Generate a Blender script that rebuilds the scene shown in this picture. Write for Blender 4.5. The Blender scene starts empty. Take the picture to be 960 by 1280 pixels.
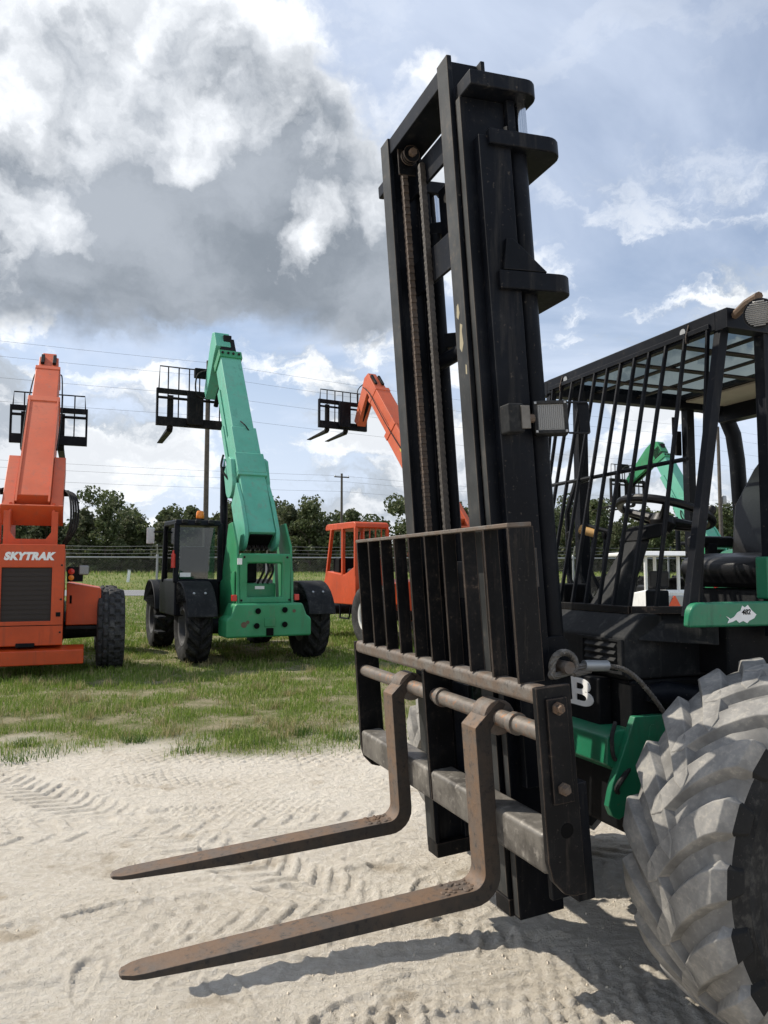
import bpy, bmesh, math, random
import numpy as np
from mathutils import Vector, Matrix
R = math.radians
random.seed(7); rng = np.random.default_rng(11)
scene = bpy.context.scene
C = scene.collection

# ------------------------------------------------------------------ camera
CAM_H = 1.5
cd = bpy.data.cameras.new('camera'); cam = bpy.data.objects.new('camera', cd); C.objects.link(cam)
cam.location = (0, 0, CAM_H); cam.rotation_euler = (R(90 + 4.377), 0, 0)
cd.sensor_fit = 'VERTICAL'; cd.sensor_height = 36.0; cd.lens = 36.0 * 961.0 / 1280.0
cd.clip_start = 0.05; cd.clip_end = 8000
scene.camera = cam

# ------------------------------------------------------------------ light
SUN_AZ, SUN_EL = -72.0, 46.0            # degrees, azimuth from the +Y view direction (minus = left)
sd = bpy.data.lights.new('sun', 'SUN'); sd.energy = 4.0; sd.angle = R(0.55); sd.color = (1.0, 0.93, 0.82)
sun = bpy.data.objects.new('sun', sd); C.objects.link(sun)
_dir = Vector((math.sin(R(SUN_AZ)) * math.cos(R(SUN_EL)), math.cos(R(SUN_AZ)) * math.cos(R(SUN_EL)), math.sin(R(SUN_EL))))
sun.rotation_euler = _dir.to_track_quat('Z', 'Y').to_euler(); sun.location = _dir * 60
scene.view_settings.view_transform = 'Standard'; scene.view_settings.look = 'None'
scene.view_settings.gamma = 1.0; scene.view_settings.use_curve_mapping = False
scene.view_settings.exposure = 0.40

# ------------------------------------------------------------------ node helper
class NT:
    def __init__(s, nt): s.nt = nt; s.n = nt.nodes; s.l = nt.links
    def node(s, t, **kw):
        n = s.n.new(t)
        for k, v in kw.items(): setattr(n, k, v)
        return n
    def put(s, sock, v):
        if v is None: return
        if isinstance(v, bpy.types.NodeSocket): s.l.new(v, sock)
        else:
            if isinstance(v, (tuple, list)) and len(v) == 3 and sock.type == 'RGBA': v = (*v, 1)
            sock.default_value = v
    def math(s, op, a, b=None, c=None, clamp=False):
        n = s.node('ShaderNodeMath', operation=op, use_clamp=clamp)
        s.put(n.inputs[0], a); s.put(n.inputs[1], b); s.put(n.inputs[2], c); return n.outputs[0]
    def vmath(s, op, a, b=None, scale=None):
        n = s.node('ShaderNodeVectorMath', operation=op)
        s.put(n.inputs[0], a); s.put(n.inputs[1], b)
        if scale is not None: s.put(n.inputs[3], scale)
        return n.outputs['Value'] if op in ('LENGTH', 'DOT_PRODUCT', 'DISTANCE') else n.outputs[0]
    def noise(s, vec, scale, detail=4, rough=.55, dist=0.0, lac=2.0):
        n = s.node('ShaderNodeTexNoise')
        s.put(n.inputs['Vector'], vec); s.put(n.inputs['Scale'], scale); s.put(n.inputs['Detail'], detail)
        s.put(n.inputs['Roughness'], rough); s.put(n.inputs['Distortion'], dist); s.put(n.inputs['Lacunarity'], lac)
        return n.outputs['Fac']
    def rng(s, v, a, b, c=0.0, d=1.0, smooth=True):
        n = s.node('ShaderNodeMapRange', interpolation_type='SMOOTHSTEP' if smooth else 'LINEAR')
        s.put(n.inputs[0], v)
        for i, x in enumerate((a, b, c, d)): s.put(n.inputs[1 + i], x)
        return n.outputs[0]
    def mix(s, f, a, b, blend='MIX'):
        n = s.node('ShaderNodeMix', data_type='RGBA', blend_type=blend)
        s.put(n.inputs[0], f); s.put(n.inputs[6], a); s.put(n.inputs[7], b); return n.outputs[2]
    def comb(s, x, y, z):
        n = s.node('ShaderNodeCombineXYZ')
        for i, v in enumerate((x, y, z)): s.put(n.inputs[i], v)
        return n.outputs[0]
    def sep(s, v):
        n = s.node('ShaderNodeSeparateXYZ'); s.put(n.inputs[0], v); return n.outputs

# ------------------------------------------------------------------ sky
world = bpy.data.worlds.new('World'); scene.world = world; world.use_nodes = True
w = NT(world.node_tree); w.n.clear()
out = w.node('ShaderNodeOutputWorld'); bg = w.node('ShaderNodeBackground'); w.l.new(bg.outputs[0], out.inputs[0])
sky = w.node('ShaderNodeTexSky', sky_type='NISHITA'); sky.sun_disc = False
sky.sun_elevation = R(SUN_EL); sky.sun_rotation = R(SUN_AZ); sky.air_density = 1.0; sky.dust_density = 1.2; sky.ozone_density = 1.5
SKY_STRENGTH = 0.10
tc = w.node('ShaderNodeTexCoord'); dirv = w.vmath('NORMALIZE', tc.outputs['Generated'])
dx, dy, dz = w.sep(dirv)
zc = w.math('MAXIMUM', dz, 0.0)
den = w.math('ADD', zc, 0.16)
plane = w.comb(w.math('DIVIDE', dx, den), w.math('DIVIDE', dy, den), 0.0)          # flat cloud deck seen in perspective
K = 1.0 / SKY_STRENGTH                                                             # cloud radiance, undone by the strength
def col(r, g, b, k=1.0): return (r * K * k, g * K * k, b * K * k)
blue = sky.outputs[0]
# thin high cloud veil
n_c = w.noise(w.vmath('MULTIPLY', plane, (1.0, 1.35, 1.0)), 0.9, 7, .56, .7)
veil = w.rng(n_c, .30, .70, .22, .90)
veil = w.math('MAXIMUM', veil, w.rng(dz, .42, .06, 0.0, .86))
base = w.mix(veil, blue, col(.58, .65, .78))
# scattered cumulus deck
wob = w.vmath('SCALE', w.vmath('SUBTRACT', w.comb(w.noise(dirv, 9, 7, .62), w.noise(w.vmath('ADD', dirv, (7, 3, 1)), 9, 7, .62), w.noise(w.vmath('ADD', dirv, (2, 9, 5)), 9, 7, .62)), (.5, .5, .5)), scale=.12)
dir2 = w.vmath('ADD', dirv, wob)
dsq = w.vmath('MULTIPLY', dir2, (1.0, 1.0, 2.6))
n1 = w.noise(w.vmath('ADD', dsq, (3.1, .4, 7.7)), 4.3, 10, .57)
n1b = w.noise(w.vmath('ADD', dsq, (3.1 + .035, .4, 7.7 - .10)), 4.3, 10, .57)       # sampled a little away from the light
low = w.rng(dz, .36, .06, 0.0, 1.0)
d1 = w.math('ADD', n1, w.math('MULTIPLY', low, .145))
cov1 = w.rng(d1, .53, .64)
lit1 = w.rng(w.math('SUBTRACT', n1, n1b), -.075, .06)
thick1 = w.rng(d1, .57, .72)
c1 = w.mix(lit1, col(.40, .445, .50), col(.88, .90, .92))
c1 = w.mix(w.math('MULTIPLY', thick1, .45), c1, col(.35, .385, .44))
base = w.mix(w.math('MULTIPLY', cov1, w.rng(dz, .50, .30, .15, 1.0)), base, c1)
# one big heavy cumulus with a flat base
def dirof(px, py):
    a, b, c_ = (px - 480) / 961, (640 - py) / 961, 1.0
    p = R(4.377); y = c_ * math.cos(p) - b * math.sin(p); z = c_ * math.sin(p) + b * math.cos(p)
    return Vector((a, y, z)).normalized()
def blob(v0, center, rx, rz):
    x, y, z = w.sep(w.vmath('SUBTRACT', v0, center))
    return w.vmath('LENGTH', w.comb(w.math('DIVIDE', x, rx), w.math('DIVIDE', y, .9), w.math('DIVIDE', z, rz)))
wob3 = w.vmath('SCALE', wob, scale=.8)
def big_d(off):
    v0 = w.vmath('ADD', w.vmath('ADD', dirv, wob3), off)
    r = w.math('MINIMUM', w.math('MINIMUM', blob(v0, dirof(235, 215), .30, .17), blob(v0, dirof(80, 300), .17, .115)), blob(v0, dirof(390, 300), .165, .12))
    n = w.noise(w.vmath('ADD', v0, (3.9, 2.6, 7.1)), 6.0, 9, .54, .1)
    return w.math('ADD', w.math('SUBTRACT', 1.0, r), w.math('MULTIPLY', w.math('SUBTRACT', n, .5), 1.6))
D0 = big_d((0, 0, 0)); D1 = big_d((-.016, 0, .024)); D2 = big_d((-.045, 0, .065))
flat = w.rng(w.math('ADD', dz, w.math('MULTIPLY', w.math('SUBTRACT', w.noise(dirv, 8, 5, .6), .5), .17)), .265, .335)
covb = w.math('MULTIPLY', w.rng(D0, -.06, .14), flat)
lit = w.math('ADD', w.math('MULTIPLY', w.math('SUBTRACT', D0, D1), 1.9), w.math('MULTIPLY', w.math('SUBTRACT', D0, D2), .45))
rim = w.rng(D0, .34, -.02)
top = w.rng(dz, .36, .56)
glow = w.math('ADD', w.math('ADD', w.math('MULTIPLY', lit, .9), w.math('MULTIPLY', rim, .50)), w.math('MULTIPLY', top, .12))
shade_n = w.rng(w.noise(w.vmath('MULTIPLY', w.vmath('ADD', dir2, (4.4, 1.1, 8.0)), (1, 1, 1.6)), 5.0, 8, .55), .32, .68)
grey = w.mix(shade_n, col(.205, .235, .275), col(.36, .395, .445))
cb = w.mix(w.rng(glow, .14, .80, 0, 1, False), grey, col(.80, .825, .86))
base = w.mix(covb, base, cb)
# below the horizon: plain hazy ground light
base = w.mix(w.rng(dz, .0, -.03), base, col(.30, .31, .27))
w.l.new(base, bg.inputs[0]); bg.inputs[1].default_value = SKY_STRENGTH

# ------------------------------------------------------------------ materials
def material(name):
    m = bpy.data.materials.new(name); m.use_nodes = True
    t = NT(m.node_tree); b = t.n['Principled BSDF']; return m, t, b
def bump(t, b, h, strength=.3, dist=.01):
    n = t.node('ShaderNodeBump'); t.put(n.inputs['Strength'], strength); t.put(n.inputs['Distance'], dist); t.put(n.inputs['Height'], h)
    t.l.new(n.outputs[0], b.inputs['Normal'])
def objco(t):
    return t.node('ShaderNodeTexCoord').outputs['Object']
def paint(name, c, rough=.45, vary=.25, dirt=(.16, .13, .10), dirt_amt=.25, edge=None, edge_amt=0.0, metal=0.0, fade=None, scale=5.0, edge_r=.006, spec=.5, streak=.45, chip=(.10, .085, .07)):
    """painted steel: uneven sheen, dust in patches, bare or rusty edges and scratches"""
    m, t, b = material(name); co = objco(t)
    n1 = t.noise(co, scale, 6, .6); n2 = t.noise(co, scale * 7, 5, .65); n3 = t.noise(co, scale * .45, 3, .5)
    cc = t.mix(t.rng(n1, .3, .7), tuple(x * (1 - vary) for x in c), tuple(min(1, x * (1 + vary)) for x in c))
    if fade: cc = t.mix(t.rng(n3, .35, .65), cc, fade)
    dm = t.math('MULTIPLY', t.rng(t.math('ADD', t.math('MULTIPLY', n2, .5), t.math('MULTIPLY', n1, .5)), .50, .66), dirt_amt)
    cc = t.mix(dm, cc, dirt)
    n4 = t.noise(t.vmath('MULTIPLY', co, (scale * 5, scale * 5, scale * .5)), 1.0, 5, .65)
    cc = t.mix(t.math('MULTIPLY', t.rng(n4, .54, .72), streak), cc, t.mix(t.rng(n3, .4, .6), dirt, tuple(x * .35 for x in c)))
    n5 = t.noise(t.vmath('ADD', co, (4.4, 1.2, 8.1)), scale * 16, 4, .7); cc = t.mix(t.math('MULTIPLY', t.rng(n5, .64, .70), streak * 1.2), cc, chip)
    rg = t.math('ADD', rough - .08, t.math('MULTIPLY', n2, .22))
    if edge:
        bv = t.node('ShaderNodeBevel', samples=4); bv.inputs[0].default_value = edge_r
        ge = t.node('ShaderNodeNewGeometry')
        e = t.math('SUBTRACT', 1.0, t.vmath('DOT_PRODUCT', bv.outputs[0], ge.outputs['Normal']))
        em = t.rng(t.math('ADD', t.math('MULTIPLY', e, 2.2), t.math('MULTIPLY', t.math('SUBTRACT', n1, .5), .5)), .10, .34)
        wear = t.rng(t.math('ADD', t.math('MULTIPLY', n2, .6), t.math('MULTIPLY', n1, .4)), .60, .66)
        em = t.math('MAXIMUM', t.math('MULTIPLY', em, edge_amt), t.math('MULTIPLY', wear, edge_amt * .45))
        cc = t.mix(em, cc, edge); rg = t.math('ADD', rg, t.math('MULTIPLY', em, .25))
    t.put(b.inputs['Base Color'], cc); t.put(b.inputs['Roughness'], rg); t.put(b.inputs['Metallic'], metal); t.put(b.inputs['Specular IOR Level'], spec)
    bump(t, b, t.math('ADD', n2, t.math('MULTIPLY', n1, .6)), .12, .004)
    return m
def rusty(name, a, bcol, ccol, rough=.75, scale=9.0, thr=.5, metal=.15):
    m, t, b = material(name); co = objco(t)
    n1 = t.noise(co, scale, 8, .65); n2 = t.noise(t.vmath('ADD', co, (3, 7, 1)), scale * 4, 6, .7); n3 = t.noise(co, scale * .4, 4, .5, .6)
    cc = t.mix(t.rng(n1, thr - .12, thr + .12), a, bcol)
    cc = t.mix(t.rng(n2, .52, .68), cc, ccol)
    cc = t.mix(t.math('MULTIPLY', t.rng(n3, .52, .66), .5), cc, bcol)
    t.put(b.inputs['Base Color'], cc); t.put(b.inputs['Roughness'], t.math('ADD', rough - .2, t.math('MULTIPLY', n2, .4))); t.put(b.inputs['Metallic'], metal)
    bump(t, b, t.math('ADD', n2, n1), .45, .004); return m
def plain(name, c, rough=.5, metal=0.0, spec=.5, emit=None):
    m, t, b = material(name); co = objco(t)
    n1 = t.noise(co, 14, 5, .6)
    t.put(b.inputs['Base Color'], t.mix(n1, tuple(x * .8 for x in c), tuple(min(1, x * 1.2) for x in c)))
    t.put(b.inputs['Roughness'], t.math('ADD', rough - .07, t.math('MULTIPLY', n1, .14))); t.put(b.inputs['Metallic'], metal); t.put(b.inputs['Specular IOR Level'], spec)
    return m
def glass(name, c, alpha, fres=True):
    m, t, b = material(name)
    tr = t.node('ShaderNodeBsdfTransparent'); t.put(tr.inputs[0], c)
    gl = t.node('ShaderNodeBsdfGlossy'); gl.inputs['Roughness'].default_value = .03
    fr = t.node('ShaderNodeFresnel'); fr.inputs[0].default_value = 1.5
    mx = t.node('ShaderNodeMixShader'); t.put(mx.inputs[0], t.math('ADD', fr.outputs[0], alpha, clamp=True) if fres else alpha); t.l.new(tr.outputs[0], mx.inputs[1]); t.l.new(gl.outputs[0], mx.inputs[2])
    t.l.new(mx.outputs[0], t.n['Material Output'].inputs[0]); return m

RUST = (.16, .075, .035)
MT = {}
MT['black'] = paint('black_paint', (.0050, .0062, .0092), .42, .35, (.045, .042, .038), .14, (.10, .10, .098), .40, scale=3.5, spec=.12)
MT['black_worn_lit'] = paint('scuffed_sunlit_black_paint', (.034, .036, .036), .5, .35, (.10, .088, .075), .35, (.17, .13, .10), .6, scale=4.5, spec=.2)  # greyer than the other blacks: scuffs plus a sunlit tone put into the colour
MT['black_rust'] = paint('worn_black_paint', (.0065, .0068, .0078), .48, .35, (.07, .055, .042), .26, (.19, .14, .105), .85, scale=6, edge_r=.006, spec=.14)
MT['black_flat'] = paint('dull_black', (.006, .0065, .0075), .62, .3, (.035, .032, .03), .18, spec=.12)
MT['black_dust'] = paint('dusty_black', (.013, .014, .015), .6, .3, (.08, .077, .072), .38, scale=4, spec=.15)
MT['rust_steel'] = rusty('rusty_fork_steel', (.108, .084, .066), (.145, .090, .054), (.055, .047, .041), .68, 10)
MT['rust_light'] = rusty('light_rusty_steel', (.135, .120, .104), (.125, .090, .065), (.070, .061, .054), .6, 14)
MT['bar_steel'] = rusty('grey_worn_steel', (.165, .152, .132), (.070, .063, .055), (.26, .24, .21), .5, 6, metal=.3)
MT['fork_side'] = rusty('dark_shaded_fork_flank', (.030, .026, .023), (.050, .036, .026), (.018, .016, .015), .7, 10)  # flanks' own dark rust, deepened by shade put into the colour
MT['shaft_steel'] = rusty('shaft_steel', (.19, .165, .14), (.13, .115, .10), (.30, .14, .06), .5, 9, metal=.4)
MT['chain'] = rusty('chain_steel', (.105, .078, .060), (.075, .060, .050), (.15, .088, .05), .7, 40)
MT['chain_grey'] = rusty('greasy_chain', (.060, .054, .048), (.11, .095, .08), (.03, .027, .025), .5, 40, metal=.3)
MT['chrome'] = plain('chrome_rod', (.62, .64, .66), .12, 1.0)
MT['green'] = paint('green_paint', (.014, .175, .085), .40, .18, (.10, .12, .09), .28, (.10, .20, .14), .35, scale=3)
MT['green_old'] = paint('faded_green_paint', (.022, .225, .085), .45, .2, (.12, .15, .10), .35, (.12, .13, .11), .25, fade=(.035, .27, .125), scale=2.2)
MT['green_boom'] = paint('chalky_green_paint', (.085, .37, .255), .55, .14, (.17, .22, .18), .32, (.10, .16, .13), .3, fade=(.13, .41, .30), scale=1.7)
MT['orange'] = paint('orange_paint', (.53, .062, .007), .42, .14, (.27, .07, .035), .25, scale=2.0)
MT['orange_boom'] = paint('faded_orange_paint', (.56, .098, .030), .5, .12, (.33, .12, .075), .25, (.25, .10, .06), .25, fade=(.57, .125, .052), scale=1.6)
MT['white'] = paint('white_paint', (.74, .74, .71), .45, .06, (.40, .38, .34), .3)
MT['decal'] = plain('white_decal', (.82, .82, .80), .5)
MT['sticker'] = plain('yellow_sticker', (.62, .45, .06), .5)
MT['primer'] = plain('pale_primer', (.30, .26, .17), .7)
MT['ink'] = plain('black_ink', (.006, .006, .006), .8, 0, .05)
MT['seat'] = paint('black_vinyl', (.006, .006, .007), .36, .2, (.03, .03, .03), .12, scale=8, spec=.3)
MT['rim'] = paint('grey_rim_paint', (.085, .085, .085), .55, .25, (.16, .15, .135), .5, scale=6, spec=.3)
MT['rubber'] = paint('dark_rubber', (.018, .018, .018), .75, .3, (.10, .095, .085), .55, scale=6, spec=.2)
MT['rubber_old'] = paint('grey_rubber', (.040, .040, .040), .8, .3, (.13, .125, .115), .6, scale=5, spec=.25)
MT['lug'] = paint('sandy_rubber', (.215, .208, .195), .92, .30, (.37, .345, .30), .75, (.34, .32, .28), .5, scale=9, spec=.12, streak=.0, edge_r=.012)
MT['lamp_glass'] = plain('lamp_lens', (.27, .27, .26), .22, .3)
def ribbed(name, c):
    m, t, b = material(name); co = objco(t); wv = t.node('ShaderNodeTexWave', wave_type='BANDS', bands_direction='DIAGONAL'); t.put(wv.inputs['Vector'], co); t.put(wv.inputs['Scale'], 95.0); t.put(wv.inputs['Distortion'], .6)
    t.put(b.inputs['Base Color'], t.mix(wv.outputs['Fac'], tuple(x * .75 for x in c), c)); t.put(b.inputs['Roughness'], .2); t.put(b.inputs['Metallic'], .25); bump(t, b, wv.outputs['Fac'], .35, .002); return m
MT['lamp_glass'] = ribbed('ribbed_lamp_lens', (.30, .30, .29))
MT['amber'] = plain('amber_lens', (.75, .22, .02), .2)
MT['red'] = plain('red_lens', (.55, .03, .02), .25)
MT['triangle'] = plain('red_orange_reflector', (.78, .10, .03), .45)
MT['galv'] = plain('galvanised_steel', (.36, .37, .37), .45, .6)
MT['fence_wire'] = plain('dull_fence_wire', (.13, .135, .14), .6, .3)
MT['wood'] = rusty('weathered_pole_wood', (.075, .062, .05), (.11, .095, .08), (.045, .038, .032), .9, 6, metal=0)
MT['wire'] = plain('weathered_wire', (.10, .10, .105), .6)
MT['wood_handle'] = plain('tan_grip', (.55, .33, .12), .5)
MT['glass'] = glass('dark_cab_glass', (.50, .56, .55), .03)
MT['glass_roof'] = glass('pale_roof_glass', (.46, .50, .50), .04, False)
MT['mesh_dark'] = plain('dark_radiator_mesh', (.028, .020, .017), .7)
MT['tan'] = plain('tan_roof_lining', (.30, .26, .20), .7)

# ------------------------------------------------------------------ mesh builder
class MB:
    """collects shapes; fn maps its own coordinates to the thing's local ones"""
    def __init__(s, fn=None): s.v = []; s.f = []; s.fn = fn
    def add(s, vs, fs):
        o = len(s.v); s.v += [tuple(v) for v in vs]; s.f += [tuple(i + o for i in f) for f in fs]; return s
    def box(s, x0, x1, y0, y1, z0, z1):
        x0, x1 = min(x0, x1), max(x0, x1); y0, y1 = min(y0, y1), max(y0, y1); z0, z1 = min(z0, z1), max(z0, z1)
        return s.add([(x0, y0, z0), (x1, y0, z0), (x1, y1, z0), (x0, y1, z0), (x0, y0, z1), (x1, y0, z1), (x1, y1, z1), (x0, y1, z1)],
                     [(0, 3, 2, 1), (4, 5, 6, 7), (0, 1, 5, 4), (1, 2, 6, 5), (2, 3, 7, 6), (3, 0, 4, 7)])
    def hexa(s, a, b):
        """two quads (4 points each) joined"""
        return s.add(list(a) + list(b), [(0, 3, 2, 1), (4, 5, 6, 7), (0, 1, 5, 4), (1, 2, 6, 5), (2, 3, 7, 6), (3, 0, 4, 7)])
    def beam(s, p0, p1, wd, ht, up=(0, 0, 1)):
        p0, p1 = Vector(p0), Vector(p1); d = (p1 - p0).normalized(); up = Vector(up)
        x = d.cross(up).normalized() * (wd / 2); y = x.cross(d).normalized() * (ht / 2)
        q = lambda p: [p - x - y, p + x - y, p + x + y, p - x + y]
        return s.hexa(q(p0), q(p1))
    def prism(s, poly, axis, a0, a1):
        n = len(poly)
        def mk(p, a): return {'x': (a, p[0], p[1]), 'y': (p[0], a, p[1]), 'z': (p[0], p[1], a)}[axis]
        vs = [mk(p, a0) for p in poly] + [mk(p, a1) for p in poly]
        return s.add(vs, [tuple(range(n))[::-1], tuple(range(n, 2 * n))] + [(i, (i + 1) % n, n + (i + 1) % n, n + i) for i in range(n)])
    def tube(s, pts, r, n=10, cap=True):
        pts = [Vector(p) for p in pts]; m = len(pts); rs = r if isinstance(r, (list, tuple)) else [r] * m
        t0 = (pts[1] - pts[0]).normalized(); a = Vector((0, 0, 1)) if abs(t0.z) < .9 else Vector((1, 0, 0))
        x = t0.cross(a).normalized(); vs = []
        for i, p in enumerate(pts):
            t = (pts[min(i + 1, m - 1)] - pts[max(i - 1, 0)]).normalized()
            x = (x - t * x.dot(t)).normalized(); y = t.cross(x)
            for k in range(n):
                an = 2 * math.pi * k / n; vs.append(p + (x * math.cos(an) + y * math.sin(an)) * rs[i])
        fs = [(i * n + k, i * n + (k + 1) % n, (i + 1) * n + (k + 1) % n, (i + 1) * n + k) for i in range(m - 1) for k in range(n)]
        if cap: fs += [tuple(range(n))[::-1], tuple(range((m - 1) * n, m * n))]
        return s.add(vs, fs)
    def ring(s, c, axis, r, rr, n=32, m=8):
        c = Vector(c); ax = Vector(axis).normalized(); a = Vector((0, 0, 1)) if abs(ax.z) < .9 else Vector((1, 0, 0))
        x = ax.cross(a).normalized(); y = ax.cross(x); vs = []
        for i in range(n):
            an = 2 * math.pi * i / n; d = x * math.cos(an) + y * math.sin(an)
            for k in range(m):
                b = 2 * math.pi * k / m; vs.append(c + d * (r + rr * math.cos(b)) + ax * (rr * math.sin(b)))
        return s.add(vs, [(i * m + k, ((i + 1) % n) * m + k, ((i + 1) % n) * m + (k + 1) % m, i * m + (k + 1) % m) for i in range(n) for k in range(m)])
    def lathe(s, prof, c, axis, n=32, cap=True):
        c = Vector(c); ax = Vector(axis).normalized(); a = Vector((0, 0, 1)) if abs(ax.z) < .9 else Vector((1, 0, 0))
        x = ax.cross(a).normalized(); y = ax.cross(x); vs = []; m = len(prof)
        for i in range(n):
            an = 2 * math.pi * i / n; d = x * math.cos(an) + y * math.sin(an)
            for (r, h) in prof: vs.append(c + d * r + ax * h)
        fs = [(i * m + k, ((i + 1) % n) * m + k, ((i + 1) % n) * m + k + 1, i * m + k + 1) for i in range(n) for k in range(m - 1)]
        if cap and prof[0][0] > 1e-5: fs.append(tuple(i * m for i in range(n))[::-1])
        if cap and prof[-1][0] > 1e-5: fs.append(tuple(i * m + m - 1 for i in range(n)))
        return s.add(vs, fs)
    def mesh(s, name, smooth=None):
        me = bpy.data.meshes.new(name)
        vs = [s.fn(*v) for v in s.v] if s.fn else s.v
        me.from_pydata([tuple(v) for v in vs], [], s.f)
        bm = bmesh.new(); bm.from_mesh(me); bmesh.ops.recalc_face_normals(bm, faces=bm.faces); bm.to_mesh(me); bm.free()
        me.polygons.foreach_set('use_smooth', [True] * len(me.polygons)); me.set_sharp_from_angle(angle=R(smooth if smooth else 32))
        return me

def link(name, me, mat=None, parent=None, bev=0.0, seg=2):
    o = bpy.data.objects.new(name, me); C.objects.link(o); o.parent = parent
    if mat is not None and not me.materials: me.materials.append(MT[mat] if isinstance(mat, str) else mat)
    if bev:
        b = o.modifiers.new('bevel', 'BEVEL'); b.width = bev; b.segments = seg; b.limit_method = 'ANGLE'; b.angle_limit = R(40); b.harden_normals = True
    return o
def obj(name, mb, mat, parent=None, bev=0.0, smooth=None, seg=2):
    return link(name, mb.mesh(name, smooth), mat, parent, bev, seg)
def copy_of(o, parent=None, **kw):
    c = o.copy(); C.objects.link(c)
    if parent is not None: c.parent = parent
    for k, v in kw.items(): setattr(c, k, v)
    return c
def thing(name, label, cat, loc=(0, 0, 0), rz=0.0, group=None):
    o = bpy.data.objects.new(name, None); C.objects.link(o); o.location = loc; o.rotation_euler = (0, 0, rz)
    o.empty_display_size = .3; return tag(o, label, cat, group)
def tag(o, label, cat, group=None):
    o['label'] = label; o['category'] = cat
    if group: o['group'] = group
    return o
def kind(o, k): o['kind'] = k; return o
def text_mesh(txt, size, extrude=.002, shear=0.0, offset=0.0, space=1.0):
    cu = bpy.data.curves.new('lettering', 'FONT'); cu.body = txt; cu.size = size; cu.extrude = extrude; cu.shear = shear; cu.offset = offset
    cu.align_x = 'CENTER'; cu.align_y = 'CENTER'; cu.space_character = space
    o = bpy.data.objects.new('lettering_source', cu); C.objects.link(o)
    bpy.context.view_layer.update()
    me = bpy.data.meshes.new_from_object(o.evaluated_get(bpy.context.evaluated_depsgraph_get()))
    bpy.data.objects.remove(o); return me
def arc(cx, cy, r, a0, a1, n=6):
    return [(cx + r * math.cos(R(a0 + (a1 - a0) * i / n)), cy + r * math.sin(R(a0 + (a1 - a0) * i / n))) for i in range(n + 1)]

# ================================================================== SETTING
def vnoise(x, y, seed):
    r = np.random.default_rng(seed); T = r.random((256, 256))
    xi = np.floor(x).astype(int); yi = np.floor(y).astype(int); fx = x - xi; fy = y - yi
    fx = fx * fx * (3 - 2 * fx); fy = fy * fy * (3 - 2 * fy)
    a = T[xi % 256, yi % 256]; b = T[(xi + 1) % 256, yi % 256]; c = T[xi % 256, (yi + 1) % 256]; d = T[(xi + 1) % 256, (yi + 1) % 256]
    return (a * (1 - fx) + b * fx) * (1 - fy) + (c * (1 - fx) + d * fx) * fy
def fbm(x, y, sc, oct_, seed, gain=.5):
    s = 0; a = 1; t = 0
    for i in range(oct_):
        s = s + a * vnoise(x * sc + 17.3 * i, y * sc + 5.1 * i, seed + i); t += a; a *= gain; sc *= 2.03
    return s / t
def sstep(a, b, x):
    t = np.clip((x - a) / (b - a), 0, 1); return t * t * (3 - 2 * t)
ROAD_S = .06
def grass_edge(x): return 7.0 + .16 * x + .9 * (fbm(x, x * 0, .5, 3, 71) - .5)
def grass_mask(x, y): return sstep(-.5, .7, y - grass_edge(x) + 2.2 * (fbm(x, y, .9, 4, 81) - .5))

TRACKS = [  # x, y, heading in degrees, half width, depth, pattern, pitch
    (-.6, 3.55, 24, .20, .015, 'lug', .15), (.62, 3.0, -38, .22, .013, 'chev', .11), (-1.0, 4.9, 14, .2, .008, 'block', .06), (-.2, 4.6, 6, .24, .012, 'rib', .05),
    (-.4, 5.6, -5, .26, .009, 'block', .075), (-1.2, 6.35, 3, .26, .009, 'block', .085), (-1.7, 5.2, 4, .26, .008, 'rib', .06), (1.30, 3.05, 21, .24, .013, 'block', .065),
    (-.9, 2.75, 12, .2, .012, 'rib', .045), (-1.6, 3.9, -9, .22, .010, 'rib', .055), (.2, 5.05, 14, .22, .010, 'lug', .17), (1.0, 4.1, 21, .22, .012, 'chev', .12)]
PRINTS = [(-.15, 2.72, 40), (.12, 2.95, 25), (-.55, 2.86, 130), (-.75, 3.02, 60), (.05, 2.60, 75), (-1.1, 2.95, 100), (.32, 2.72, 10), (-.35, 3.15, 160), (-1.25, 3.5, 20), (-.95, 4.3, 80), (.45, 3.25, 60), (.30, 3.45, 30), (.18, 3.75, 70)]
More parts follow.
